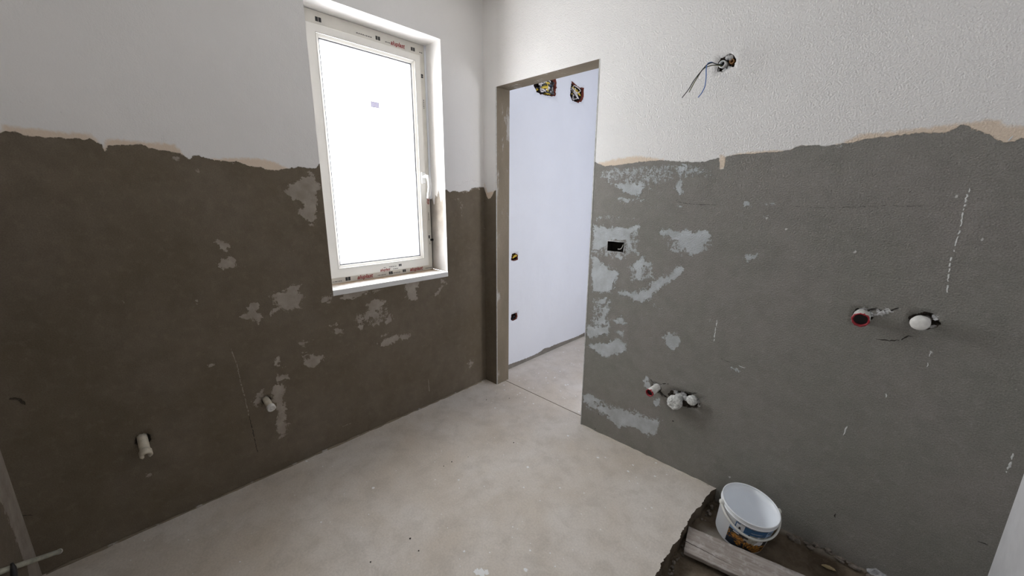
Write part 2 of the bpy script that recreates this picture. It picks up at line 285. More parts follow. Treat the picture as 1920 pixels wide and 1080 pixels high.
M_lwhite = plain('label_white', (0.72, 0.74, 0.78), 0.4, var=0.03)
M_lnavy = plain('label_navy', (0.012, 0.02, 0.035), 0.4, var=0.3, scale=60)
M_lgold = plain('label_golden', (0.42, 0.19, 0.03), 0.4, var=0.65, scale=110)
M_lgrey = plain('label_grey', (0.40, 0.40, 0.36), 0.4, var=0.25, scale=90)
M_speck = plain('paint_speck_white', (0.82, 0.82, 0.82), 0.7)
M_grit = plain('dark_grit', (0.03, 0.025, 0.02), 0.9)
M_chip = plain('wood_chip_pale', (0.34, 0.27, 0.15), 0.85, var=0.25, scale=90)
M_stone = plain('pale_stone', (0.21, 0.18, 0.155), 0.9, var=0.25, scale=80, bump=0.003)
M_greyst = plain('grey_mortar_lump', (0.36, 0.36, 0.37), 0.9, var=0.25, scale=60, bump=0.003)


def concrete(name):
    m, nt, b = nodes_of(name)
    g = G(nt)
    low = g.noise(1.8, 6, 0.62, dist=0.4)
    mid = g.noise(9, 7, 0.65, dist=0.3)
    fine = g.noise(120, 5, 0.65)
    col = g.mix(g.step(low, 0.32, 0.68), (0.57, 0.505, 0.43), (0.655, 0.61, 0.56))
    col = g.mix(g.math('MULTIPLY', g.step(mid, 0.42, 0.70), 0.42), col, (0.42, 0.375, 0.32))
    col = g.mix(g.math('MULTIPLY', g.step(g.noise(5, 5, 0.6), 0.58, 0.70), 0.35), col, (0.64, 0.58, 0.50))
    gv = g.n('ShaderNodeVectorMath', operation='SCALE')
    g.link(col, gv.inputs[0])
    g.link(g.remap(fine, 0.2, 0.8, 0.86, 1.14), gv.inputs['Scale'])
    # fine white droplets
    v = g.n('ShaderNodeTexVoronoi')
    g.link(g.pos(), v.inputs['Vector'])
    v.inputs['Scale'].default_value = 16
    r = g.math('MULTIPLY', g.step(g.noise(6, 2), 0.52, 0.70), 0.085)
    d = g.math('LESS_THAN', v.outputs['Distance'], r)
    col = g.mix(g.math('MULTIPLY', d, 0.55), gv.outputs[0], (0.88, 0.87, 0.86))
    g.link(col, b.inputs['Base Color'])
    b.inputs['Roughness'].default_value = 0.72
    b.inputs['Specular IOR Level'].default_value = 0.3
    h = g.math('ADD', g.math('MULTIPLY', mid, 1.0), g.math('MULTIPLY', fine, 0.35))
    g.link(g.bump(h, 0.0014), b.inputs['Normal'])
    return m


def jamb_cement(name):
    m, nt, b = nodes_of(name)
    g = G(nt)
    low = g.noise(5, 6, 0.6, g.pos((1, 1, 0.4)))
    col = g.mix(g.step(low, 0.3, 0.7), (0.19, 0.155, 0.108), (0.26, 0.215, 0.155))
    w = g.noise(11, 7, 0.65, g.pos((1, 1, 0.35)))
    col = g.mix(g.math('MULTIPLY', g.step(w, 0.55, 0.64), 0.65), col, (0.52, 0.50, 0.47))
    fine = g.noise(150, 5, 0.6)
    col = g.mix(g.math('MULTIPLY', g.step(fine, 0.5, 0.75), 0.3), col, (0.13, 0.11, 0.085))
    g.link(col, b.inputs['Base Color'])
    b.inputs['Roughness'].default_value = 0.9
    g.link(g.bump(g.math('ADD', w, fine), 0.002), b.inputs['Normal'])
    return m


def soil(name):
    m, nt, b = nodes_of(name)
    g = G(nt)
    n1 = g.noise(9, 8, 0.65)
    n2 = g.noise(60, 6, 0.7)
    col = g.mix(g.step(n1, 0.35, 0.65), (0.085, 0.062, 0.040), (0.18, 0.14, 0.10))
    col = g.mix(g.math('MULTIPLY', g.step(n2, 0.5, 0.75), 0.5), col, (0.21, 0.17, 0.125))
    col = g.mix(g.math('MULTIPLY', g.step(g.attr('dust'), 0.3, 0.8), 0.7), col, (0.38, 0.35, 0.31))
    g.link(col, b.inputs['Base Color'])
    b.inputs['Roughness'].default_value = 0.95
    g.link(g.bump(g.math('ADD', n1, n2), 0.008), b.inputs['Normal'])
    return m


def old_wood(name):
    m, nt, b = nodes_of(name)
    g = G(nt)
    tc = g.n('ShaderNodeTexCoord').outputs['Object']
    mp = g.n('ShaderNodeVectorMath', operation='MULTIPLY')
    g.link(tc, mp.inputs[0])
    mp.inputs[1].default_value = (5, 60, 60)
    gr = g.noise(1.0, 6, 0.6, mp.outputs[0], 0.6)
    du = g.noise(26, 7, 0.68, tc)
    col = g.mix(g.step(gr, 0.35, 0.68), (0.30, 0.26, 0.23), (0.43, 0.39, 0.36))
    col = g.mix(g.math('MULTIPLY', g.step(du, 0.48, 0.66), 0.6), col, (0.56, 0.53, 0.52))
    col = g.mix(g.math('MULTIPLY', g.step(g.noise(90, 4, 0.6, tc), 0.70, 0.76), 0.85), col, (0.66, 0.65, 0.65))
    g.link(col, b.inputs['Base Color'])
    b.inputs['Roughness'].default_value = 0.88
    g.link(g.bump(g.math('ADD', gr, du), 0.0025), b.inputs['Normal'])
    return m


def sill_paint(name):
    m, nt, b = nodes_of(name)
    g = G(nt)
    p = g.n('ShaderNodeSeparateXYZ')
    g.link(g.pos(), p.inputs[0])
    n = g.noise(22, 6, 0.6)
    d = g.math('ADD', p.outputs[0], g.math('MULTIPLY', g.math('SUBTRACT', n, 0.5), 0.14))
    dirt = g.step(d, -0.060, -0.150)
    col = g.mix(g.math('MULTIPLY', dirt, 0.85), (0.80, 0.80, 0.79), (0.42, 0.27, 0.13))
    g.link(col, b.inputs['Base Color'])
    b.inputs['Roughness'].default_value = 0.6
    return m


def glass(name):
    m = bpy.data.materials.new(name)
    m.use_nodes = True
    nt = m.node_tree
    g = G(nt)
    for n in list(nt.nodes):
        nt.nodes.remove(n)
    o = g.n('ShaderNodeOutputMaterial')
    t = g.n('ShaderNodeBsdfTransparent')
    t.inputs[0].default_value = (0.95, 0.96, 0.96, 1)
    s = g.n('ShaderNodeBsdfGlossy')
    s.inputs['Roughness'].default_value = 0.02
    f = g.n('ShaderNodeLayerWeight')
    f.inputs[0].default_value = 0.5
    fr = g.math('ADD', g.math('MULTIPLY', g.math('POWER', f.outputs['Facing'], 5.0), 0.9), 0.03)
    x = g.n('ShaderNodeMixShader')
    g.link(fr, x.inputs[0])
    g.link(t.outputs[0], x.inputs[1])
    g.link(s.outputs[0], x.inputs[2])
    g.link(x.outputs[0], o.inputs[0])
    return m


def backlit_paper(name):
    m = bpy.data.materials.new(name)
    m.use_nodes = True
    nt = m.node_tree
    g = G(nt)
    for n in list(nt.nodes):
        nt.nodes.remove(n)
    o = g.n('ShaderNodeOutputMaterial')
    t = g.n('ShaderNodeBsdfTransparent')
    v = g.mix(g.step(g.noise(140, 3), 0.4, 0.6), (0.028, 0.026, 0.034), (0.038, 0.036, 0.045))
    g.link(v, t.inputs[0])
    d = g.n('ShaderNodeBsdfDiffuse')
    d.inputs[0].default_value = (0.3, 0.28, 0.33, 1)
    x = g.n('ShaderNodeAddShader')
    g.link(t.outputs[0], x.inputs[0])
    g.link(d.outputs[0], x.inputs[1])
    g.link(x.outputs[0], o.inputs[0])
    return m


M_sticker = backlit_paper('thin_sticker_paper')
M_floor = concrete('screed')
M_jamb = jamb_cement('jamb_cement')
M_soil_edge_shade = soil('pit_dirt_edge_shade')
M_wood = old_wood('dusty_plank_wood')
M_sill = sill_paint('sill_paint')
M_glass = glass('window_glass')


# ------------------------------------------------------------------ object helpers
def link(name, me, mat=None, parent=None, smooth=False, kind=None):
    o = bpy.data.objects.new(name, me)
    COL.objects.link(o)
    if mat is not None:
        for k in (mat if isinstance(mat, (list, tuple)) else [mat]):
            me.materials.append(k)
    if parent:
        o.parent = parent
    if smooth:
        for p in me.polygons:
            p.use_smooth = True
    if kind:
        o['kind'] = kind
    return o


def mesh(name, verts, faces, mats=None):
    me = bpy.data.meshes.new(name)
    me.from_pydata([tuple(v) for v in verts], [], faces)
    if mats is not None:
        me.polygons.foreach_set('material_index', mats)
    me.update()
    return me


def from_bm(name, bm):
    me = bpy.data.meshes.new(name)
    bm.normal_update()
    bm.to_mesh(me)
    bm.free()
    return me


def thing(name, label, cat, loc=(0, 0, 0), group=None):
    o = bpy.data.objects.new(name, None)
    o.empty_display_size = 0.05
    o.location = loc
    COL.objects.link(o)
    tag(o, label, cat, group)
    return o


def tag(o, label, cat=None, group=None):
    o['label'] = label
    if cat:
        o['category'] = cat
    if group:
        o['group'] = group
    return o


def structure(name):
    o = bpy.data.objects.new(name, None)
    COL.objects.link(o)
    o['kind'] = 'structure'
    return o


def box_bm(bm, lo, hi, bevel=0.0, mat=0):
    c = [(a + b) / 2 for a, b in zip(lo, hi)]
    s = [abs(b - a) for a, b in zip(lo, hi)]
    r = bmesh.ops.create_cube(bm, size=1, matrix=Matrix.Translation(c) @ Matrix.Diagonal((*s, 1)))
    fs = set(f for v in r['verts'] for f in v.link_faces)
    for f in fs:
        f.material_index = mat
    if bevel:
        es = list(set(e for v in r['verts'] for e in v.link_edges))
        bmesh.ops.bevel(bm, geom=es, offset=bevel, segments=2, affect='EDGES', profile=0.5)


def tube(bm, path, radius, seg=12, caps=True, flat=1.0, jitter=0.0):
    """sweep a (possibly flattened) circle along path; radius may be a list"""
    path = [Vector(p) for p in path]
    n = len(path)
    rad = radius if isinstance(radius, (list, tuple)) else [radius] * n
    rings = []
    t0 = (path[1] - path[0]).normalized()
    a = t0.orthogonal().normalized()
    for i, p in enumerate(path):
        t = (path[min(i + 1, n - 1)] - path[max(i - 1, 0)]).normalized()
        a = (a - t * a.dot(t)).normalized()
        b = t.cross(a)
        ring = []
        for k in range(seg):
            th = 2 * math.pi * k / seg
            rr = rad[i] * (1 + jitter * (random.random() - 0.5))
            ring.append(bm.verts.new(p + a * math.cos(th) * rr + b * math.sin(th) * rr * flat))
        rings.append(ring)
    for r0, r1 in zip(rings, rings[1:]):
        for k in range(seg):
            f = bm.faces.new((r0[k], r0[(k + 1) % seg], r1[(k + 1) % seg], r1[k]))
            f.smooth = True
    if caps:
        bm.faces.new(rings[0][::-1])
        bm.faces.new(rings[-1])
    return rings


def smooth_path(pts, n=8):
    """Catmull-Rom through pts"""
    P = [Vector(p) for p in pts]
    P = [P[0] * 2 - P[1]] + P + [P[-1] * 2 - P[-2]]
    out = []
    for i in range(1, len(P) - 2):
        a, b, c, d = P[i - 1:i + 3]
        for k in range(n):
            t = k / n
            out.append(0.5 * ((2 * b) + (c - a) * t + (2 * a - 5 * b + 4 * c - d) * t * t + (3 * b - a - 3 * c + d) * t ** 3))
    out.append(P[-2])
    return out


def lathe(bm, prof, origin, axis, seg=32, jitter=0.0, mat_of=None):
    """prof: list of (radius, distance along axis)"""
    axis = Vector(axis).normalized()
    a = axis.orthogonal().normalized()
    b = axis.cross(a)
    o = Vector(origin)
    rings = []
    for r, h in prof:
        if r < 1e-6:
            rings.append([bm.verts.new(o + axis * h)])
        else:
            rings.append([bm.verts.new(o + axis * h + (a * math.cos(2 * math.pi * k / seg) + b * math.sin(2 * math.pi * k / seg)) * r * (1 + jitter * (random.random() - .5))) for k in range(seg)])
    for i, (r0, r1) in enumerate(zip(rings, rings[1:])):
        for k in range(seg):
            k2 = (k + 1) % seg
            if len(r0) == 1 and len(r1) == 1:
                continue
            if len(r0) == 1:
                f = bm.faces.new((r0[0], r1[k], r1[k2]))
            elif len(r1) == 1:
                f = bm.faces.new((r0[k], r1[0], r0[k2]))
            else:
                f = bm.faces.new((r0[k], r1[k], r1[k2], r0[k2]))
            f.smooth = True
            if mat_of:
                f.material_index = mat_of(i)
    return rings


def lump(bm, c, r, squash=(1, 1, 1), amp=0.35, sub=2, seed=0.0):
    v = bmesh.ops.create_icosphere(bm, subdivisions=sub, radius=1.0)['verts']
    for x in v:
        n = mnoise.noise(x.co * 1.7 + Vector((seed, seed * 2.3, -seed))) * amp + mnoise.noise(x.co * 4 + Vector((seed, 0, 3))) * amp * 0.5
        k = r * (1 + n)
        x.co = Vector((x.co.x * squash[0], x.co.y * squash[1], x.co.z * squash[2])) * k + Vector(c)


# ------------------------------------------------------------------ walls with measured stains
def sdf(P, poly):
    """signed distance, positive inside"""
    poly = np.asarray(poly, float)
    A, B = poly, np.roll(poly, -1, 0)
    d2 = np.full(len(P), 1e9)
    ins = np.zeros(len(P), bool)
    for a, b in zip(A, B):
        ab = b - a
        t = np.clip(((P - a) @ ab) / max(ab @ ab, 1e-12), 0, 1)
        q = P - a - t[:, None] * ab
        d2 = np.minimum(d2, (q * q).sum(1))
        if a[1] != b[1]:
            c = (a[1] > P[:, 1]) != (b[1] > P[:, 1])
            x = a[0] + (P[:, 1] - a[1]) * (b[0] - a[0]) / (b[1] - a[1])
            ins ^= c & (P[:, 0] < x)
    d = np.sqrt(d2)
    return np.where(ins, d, -d)


def local_max(P, shapes, fn, pad=0.06):
    out = np.full(len(P), -pad)
    for s in shapes:
        q = np.asarray(s, float)
        lo, hi = q[:, :2].min(0) - pad, q[:, :2].max(0) + pad
        m = ((P >= lo) & (P <= hi)).all(1)
        if m.any():
            out[m] = np.maximum(out[m], fn(P[m], q))
    return out


def line_field(width):
    def fn(P, q):
        d2 = np.full(len(P), 1e9)
        for a, b in zip(q, q[1:]):
            ab = b - a
            t = np.clip(((P - a) @ ab) / max(ab @ ab, 1e-12), 0, 1)
            v = P - a - t[:, None] * ab
            d2 = np.minimum(d2, (v * v).sum(1))
        return width - np.sqrt(d2)
    return fn


def grid_lines(lo, hi, step, cuts):
    k = sorted(set([lo, hi] + [c for c in cuts if lo < c < hi]))
    out = []
    for a, b in zip(k, k[1:]):
        n = max(1, int(round((b - a) / step)))
        out += list(np.linspace(a, b, n + 1)[:-1])
    return np.array(out + [hi])


def wall(name, ur, vr, step, to3d, fields, holes, mats, parent=None):
    """holes: dicts with rect (u0,u1,v0,v1) and optionally outline [(u,v)..] star-shaped about c, depth; an
    outlined hole is a chipped recess with its own sides and bottom (second material)"""
    us = grid_lines(*ur, step, [c for h in holes for c in h['rect'][:2]])
    vs = grid_lines(*vr, step, [c for h in holes for c in h['rect'][2:]])
    nu, nv = len(us), len(vs)
    U, V = np.meshgrid(us, vs, indexing='ij')
    uv = np.c_[U.ravel(), V.ravel()]
    i, j = np.meshgrid(np.arange(nu - 1), np.arange(nv - 1), indexing='ij')
    cu, cv = (us[:-1] + us[1:]) / 2, (vs[:-1] + vs[1:]) / 2
    keep = np.ones((nu - 1, nv - 1), bool)
    for h in holes:
        u0, u1, v0, v1 = h['rect']
        keep &= ~(((cu > u0) & (cu < u1))[:, None] & ((cv > v0) & (cv < v1))[None, :])
    a = (i * nv + j)[keep]
    quads = np.c_[a, a + nv, a + nv + 1, a + 1]
    used = np.unique(quads)
    remap = np.full(len(uv), -1)
    remap[used] = np.arange(len(used))
    quads = remap[quads]
    uvs = [uv[used]]
    dep = [np.zeros(len(used))]
    faces = [quads]
    mi = [np.zeros(len(quads), int)]
    base = len(used)
    for h in holes:
        if 'outline' not in h:
            continue
        u0, u1, v0, v1 = h['rect']
        c = np.array(h['c'])
        ol = np.array(h['outline'], float) - c
        ang = np.arctan2(ol[:, 1], ol[:, 0])
        N = 72
        th = list(np.linspace(-math.pi, math.pi, N, endpoint=False))
        th += [math.atan2(y - c[1], x - c[0]) for x in (u0, u1) for y in (v0, v1)]
        th = np.array(sorted(th))
        inner, outer = [], []
        m = len(ol)
        for t in th:
            d = np.array([math.cos(t), math.sin(t)])
            best = 0.004
            for q in range(m):
                p, r = ol[q], ol[(q + 1) % m]
                e = r - p
                den = d[0] * (-e[1]) + d[1] * e[0]
                if abs(den) < 1e-12:
                    continue
                s = (p[0] * (-e[1]) + p[1] * e[0]) / den
                w = (d[0] * p[1] - d[1] * p[0]) / den
                if s > 0 and -1e-6 <= w <= 1 + 1e-6:
                    best = max(best, s)
            best *= 1 + h.get('rag', 0.10) * (random.random() - 0.5)
            ext = min(x for x in ((u1 - c[0]) / d[0] if d[0] > 1e-9 else 9, (u0 - c[0]) / d[0] if d[0] < -1e-9 else 9,
                                  (v1 - c[1]) / d[1] if d[1] > 1e-9 else 9, (v0 - c[1]) / d[1] if d[1] < -1e-9 else 9))
            outer.append(c + d * ext)
            inner.append(c + d * min(best, ext * 0.97))
        n = len(th)
        inner, outer = np.array(inner), np.array(outer)
        back = c + (inner - c) * h.get('taper', 0.9)
        uvs += [outer, inner, back, c[None]]
        dep += [np.zeros(n), np.zeros(n), np.full(n, -h['depth']), np.array([-h['depth']])]
        k = np.arange(n)
        k2 = (k + 1) % n
        f1 = np.c_[base + k, base + k2, base + n + k2, base + n + k]
        f2 = np.c_[base + n + k, base + n + k2, base + 2 * n + k2, base + 2 * n + k]
        f3 = np.c_[base + 2 * n + k, base + 2 * n + k2, np.full(n, base + 3 * n), np.full(n, base + 3 * n)]
        faces += [f1, f2, f3]
        mi += [np.zeros(n, int), np.full(n, 1), np.full(n, 1)]
        base += 3 * n + 1
    uvs = np.concatenate(uvs)
    dep = np.concatenate(dep)
    faces = np.concatenate(faces)
    mi = np.concatenate(mi)
    tri = faces[:, 2] == faces[:, 3]
    co = to3d(uvs[:, 0], uvs[:, 1], dep)
    me = bpy.data.meshes.new(name)
    me.vertices.add(len(co))
    me.vertices.foreach_set('co', co.astype(np.float32).ravel())
    cnt = np.where(tri, 3, 4)
    loops = np.concatenate([f[:c] for f, c in zip(faces, cnt)]) if tri.any() else faces.ravel()
    me.loops.add(len(loops))
    me.loops.foreach_set('vertex_index', loops.astype(np.int32))
    me.polygons.add(len(faces))
    me.polygons.foreach_set('loop_start', np.r_[0, np.cumsum(cnt)[:-1]].astype(np.int32))
    me.polygons.foreach_set('material_index', mi.astype(np.int32))
    me.update()
    me.validate()
    vals = fields(uvs)
    for k in ('paint', 'peach', 'patch', 'speck', 'wash', 'scratch', 'crack'):
        at = me.attributes.new(k, 'FLOAT', 'POINT')
        at.data.foreach_set('value', np.asarray(vals.get(k, np.full(len(uvs), 0.0 if k == 'wash' else -0.06)), np.float32))
    return link(name, me, mats, parent, kind='structure' if parent is None else None)


def blob_outline(c, rx, ry, n=11, rag=0.3):
    return [(c[0] + rx * (1 + rag * (random.random() - .5)) * math.cos(2 * math.pi * k / n),
             c[1] + ry * (1 + rag * (random.random() - .5)) * math.sin(2 * math.pi * k / n)) for k in range(n)]


def crater(c, rx, ry, depth, rag=0.3, **kw):
    return dict(rect=(c[0] - rx * 1.4, c[0] + rx * 1.4, c[1] - ry * 1.4, c[1] + ry * 1.4), c=c, outline=blob_outline(c, rx, ry, rag=rag), depth=depth, **kw)


CEIL = 2.60
YB, XE = -2.251, 2.512
WY0, WY1, WZ0, WZ1 = -1.093, -0.3353, 0.9006, 2.293      # window opening
DX0, DX1, DZ, DT = 0.124, 0.8817, 2.078, 0.124            # doorway


def left_fields(P):
    ed = L_EDGE
    poly = [(YB - 0.1, ed[0][1])] + ed + [(0.1, ed[-1][1]), (0.1, 3), (YB - 0.1, 3)]
    return dict(paint=np.clip(sdf(P, poly), -0.06, 0.06), peach=local_max(P, [L_PEACH], sdf),
                patch=np.maximum(local_max(P, L_PATCH + [L_GREY], sdf), local_max(P, [[d[:2], d[:2]] for d in L_DOT], line_field(0.0045))),
                speck=local_max(P, L_SPECK, sdf), crack=local_max(P, L_CRACK[1:2], line_field(0.004)))


def right_fields(P):
    ed = R_EDGE
    poly = [(-0.1, ed[0][1])] + ed + [(3, ed[-1][1]), (3, 3), (-0.1, 3)]
    sc = local_max(P, [[d[:2], d[:2]] for d in R_DOT], line_field(0.0055))
    return dict(paint=np.clip(sdf(P, poly), -0.06, 0.06), peach=local_max(P, R_PEACH, sdf), patch=local_max(P, R_PATCH, sdf),
                speck=local_max(P, R_SPECK, sdf), scratch=sc)


PIPE_L1, PIPE_L2 = (-1.912, 0.408), (-1.464, 0.408)
wall('wall_left', (YB, 0.0), (-0.02, CEIL), 0.0065, lambda u, v, d: np.c_[d, u, v], left_fields,
     [dict(rect=(WY0, WY1, WZ0, WZ1)), crater(PIPE_L1, 0.027, 0.028, 0.03, taper=0.8), crater(PIPE_L2, 0.021, 0.022, 0.02, taper=0.8)],
     [M_left, M_raw])
HR, HW, LR, LP, LAMP = (2.061, 0.972), (2.218, 0.988), (1.334, 0.417), (1.480, 0.408), (1.484, 1.934)
SOCK = (0.991, 1.093, 1.107, 1.164)
wall('wall_right', (0.0, XE), (-0.09, CEIL), 0.0065, lambda u, v, d: np.c_[u, -d, v], right_fields,
     [dict(rect=(DX0, DX1, -0.09, DZ)), dict(rect=SOCK),
      crater(HR, 0.030, 0.031, 0.025, taper=0.85), crater(HW, 0.036, 0.032, 0.025, taper=0.85), crater(LR, 0.026, 0.026, 0.025, taper=0.85),
      crater(LP, 0.078, 0.040, 0.022, taper=0.85), crater(LAMP, 0.036, 0.030, 0.04, rag=0.5, taper=0.8)],
     [M_right, M_raw, M_left])
me = bpy.data.objects['wall_right'].data
cx = np.empty(len(me.polygons) * 3, np.float32)
me.polygons.foreach_get('center', cx)
mi = np.empty(len(me.polygons), np.int32)
me.polygons.foreach_get('material_index', mi)
mi[cx[0::3] < DX0] = 2            # the nib beside the doorway uses the left wall's darker brown material
me.polygons.foreach_set('material_index', mi)


def ribbon(name, parent, line, width, to3, mat, gap=0.0, off=0.0004, label=None):
    """thin ragged strip lying on the wall: a crack's dark lip or a dried paint run"""
    pts = []
    q = [Vector((a, b)) for a, b in line]
    for a, b in zip(q, q[1:]):
        n = max(2, int((b - a).length / 0.006))
        pts += [a + (b - a) * (k / n) for k in range(n)]
    pts.append(q[-1])
    rnd = random.Random(len(name) * 37 + int(abs(line[0][0]) * 1e4))
    vs, fs = [], []
    n = len(pts)
    for k, p in enumerate(pts):
        t = (pts[min(k + 1, n - 1)] - pts[max(k - 1, 0)]).normalized()
        nn = Vector((-t.y, t.x))
        w = width * rnd.uniform(0.35, 1.0) * (0.35 if k in (0, n - 1) else 1)
        j = nn * rnd.uniform(-.0015, .0015)
        for sg in (-1, 1):
            c = p + j + nn * w * sg * 0.5
            vs.append(to3(c.x, c.y, off))
        c = p + j
        vs.append(to3(c.x, c.y, off + 0.0006))
    for k in range(n - 1):
        if gap and rnd.random() < gap:
            continue
        a = 3 * k
        fs += [(a, a + 2, a + 5, a + 3), (a + 2, a + 1, a + 4, a + 5)]
    if not fs:
        fs = [(0, 2, 5, 3), (2, 1, 4, 5)]
    o = link(name, mesh(name, vs, fs), mat, parent)
    if label:
        tag(o, label)


M_crack = plain('crack_shade', (0.035, 0.03, 0.026), 0.95, var=0.4, scale=90)
M_run = plain('paint_run', (0.70, 0.71, 0.70), 0.7, var=0.12, scale=90)
M_run_l = plain('light_scrape', (0.30, 0.26, 0.22), 0.8, var=0.2, scale=90)
lw, rw = bpy.data.objects['wall_left'], bpy.data.objects['wall_right']
L3, R3 = (lambda u, v, d: (d, u, v)), (lambda u, v, d: (u, -d, v))
for k, ln in enumerate(L_SCR):
    ribbon('scrape', lw, ln, (0.005, 0.008, 0.005)[k], L3, M_run_l, 0.15, label='pale scrape in the render')
for k in (0, 2):
    ribbon('crack', lw, L_CRACK[k], 0.0035, L3, M_crack, 0.1, label='dark hairline groove')
for k, ln in enumerate(R_SCR):
    ribbon('paint_run', rw, ln, (0.006 if k else 0.0052) if k < 9 else 0.004, R3, M_run, 0.3 if k == 0 else 0.05, label='dried white paint run')
for k, ln in enumerate(R_CRACK):
    ribbon('crack', rw, ln, 0.0022 if k < 1 else 0.0014 if k < 2 else 0.005 if k in (2, 3) else 0.006 if k < 6 else 0.0022 if k == 6 else 0.008, R3, M_crack, 0.35 if k < 2 else 0.05, label='dark crack in the render, shade painted in')
for ln, w in (([(1.345, 0.408), (1.372, 0.392), (1.400, 0.382)], 0.010), ([(1.475, 0.446), (1.51, 0.450), (1.535, 0.462)], 0.006), ([(2.075, 1.000), (2.11, 1.004), (2.135, 1.008), (2.15, 1.022)], 0.006)):  # first run: groove between the low pipes, its shadow painted in
    ribbon('crack', rw, ln, w, R3, M_crack, 0.0, label='dark crack in the render, shade painted in')


def reveal(name, corners, n, mat, fields=None):
    """bilinear patch with stain fields"""
    (a, b, c, d) = [np.array(x, float) for x in corners]
    s, t = np.meshgrid(np.linspace(0, 1, n[0]), np.linspace(0, 1, n[1]), indexing='ij')
    s, t = s.ravel()[:, None], t.ravel()[:, None]
    co = a * (1 - s) * (1 - t) + b * s * (1 - t) + c * s * t + d * (1 - s) * t
    i, j = np.meshgrid(np.arange(n[0] - 1), np.arange(n[1] - 1), indexing='ij')
    k = (i * n[1] + j).ravel()
    me = mesh(name, co, np.c_[k, k + n[1], k + n[1] + 1, k + 1].tolist())
    if fields:
        vals = fields(co)
        for q in ('paint', 'peach', 'patch', 'speck', 'wash', 'scratch', 'crack'):
            at = me.attributes.new(q, 'FLOAT', 'POINT')
            at.data.foreach_set('value', np.asarray(vals.get(q, np.full(len(co), 0.0 if q == 'wash' else -0.06)), np.float32))
    return link(name, me, mat, kind='structure')


def side_fields(co):
    z, x = co[:, 2], co[:, 0]
    line = 1.385 + 0.03 * np.sin(x * 60) + 0.02 * np.sin(x * 170 + 1)
    nz = np.array([mnoise.noise(Vector((p[0] * 9, 3.1, p[2] * 7))) for p in co])
    low = np.clip((1.36 - z) / 0.35, 0, 1)
    edge = np.clip((x + 0.035) / 0.03, 0, 1)
    return dict(paint=np.clip(z - line, -0.06, 0.06), patch=np.full(len(co), 0.05), wash=np.clip(0.08 + low * 0.45 + nz * 0.25 + edge * 0.45, 0, 0.9))


def white_fields(co):
    return dict(paint=np.full(len(co), 0.06))


XO = -0.235
XE2 = -0.40
reveal('trim_1', [(0, WY1, WZ0), (XO, WY1, WZ0), (XO, WY1, WZ1), (0, WY1, WZ1)], (30, 170), M_left, side_fields)
reveal('trim_2', [(0, WY0, WZ0), (XO, WY0, WZ0), (XO, WY0, WZ1), (0, WY0, WZ1)], (12, 60), M_left, white_fields)
reveal('trim_3', [(0, WY0, WZ1), (XO, WY0, WZ1), (XO, WY1, WZ1), (0, WY1, WZ1)], (12, 40), M_left, white_fields)

# outside reveal in the facade insulation, beyond the frame
M_ext = plain('facade_render', (0.80, 0.74, 0.70), 0.9, var=0.04, scale=20, bump=0.001)
for k, c in enumerate([[(XO, WY1 - .01, WZ0), (XE2, WY1 - .01, WZ0), (XE2, WY1 - .01, WZ1), (XO, WY1 - .01, WZ1)], [(XO, WY0 + .01, WZ0), (XE2, WY0 + .01, WZ0), (XE2, WY0 + .01, WZ1), (XO, WY0 + .01, WZ1)],
                       [(XO, WY0, WZ1 - .01), (XE2, WY0, WZ1 - .01), (XE2, WY1, WZ1 - .01), (XO, WY1, WZ1 - .01)], [(XO, WY0, WZ0 + .01), (XE2, WY0, WZ0 - .01), (XE2, WY1, WZ0 - .01), (XO, WY1, WZ0 + .01)]]):
    reveal('trim_%d' % (k + 4), c, (2, 2), M_ext)

# doorway lining, cement with white smears and thin corner beads
me = mesh('jamb', [(DX0, 0, -0.02), (DX0, DT, -0.02), (DX0, DT, DZ), (DX0, 0, DZ), (DX1, 0, -0.02), (DX1, DT, -0.02), (DX1, DT, DZ), (DX1, 0, DZ)],
          [(0, 1, 2, 3), (4, 7, 6, 5), (3, 2, 6, 7)])
door = link('door_1', me, M_jamb, kind='structure')
for nm, x, z0, z1 in (('corner_bead', DX0, 0, DZ), ('corner_bead', DX1, 0, DZ)):
    bm = bmesh.new()
    sgn = 1 if x == DX0 else -1
    box_bm(bm, (x - sgn * 0.0035, -0.0015, z0), (x + sgn * 0.0012, 0.003, z1))
    link(nm, from_bm(nm, bm), M_bead, door)

# remaining walls of the room
stripe = [(-0.05, -0.1), (0.12, -0.1), (0.15, 0.2), (0.17, 0.45), (0.18, 1.5), (-0.05, 1.5)]
wall('wall_back', (0.0, XE), (-0.09, CEIL), 0.02, lambda u, v, d: np.c_[u, np.full(len(u), YB) - d, v],
     lambda P: dict(paint=np.clip(P[:, 1] - 1.60, -0.06, 0.06), patch=np.clip(sdf(P, stripe), -0.06, 0.06)), [], [M_left])
wall('wall_end', (YB, 0.0), (-0.09, CEIL), 0.05, lambda u, v, d: np.c_[np.full(len(u), XE) + d, u, v],
     lambda P: dict(paint=np.full(len(P), 0.06)), [], [M_endwhite])
me = mesh('ceiling', [(-0.05, YB - 0.05, CEIL), (XE + 0.15, YB - 0.05, CEIL), (XE + 0.15, 1.45, CEIL), (-0.05, 1.45, CEIL)], [(0, 1, 2, 3)])
link('ceiling', me, M_ceil, kind='structure')

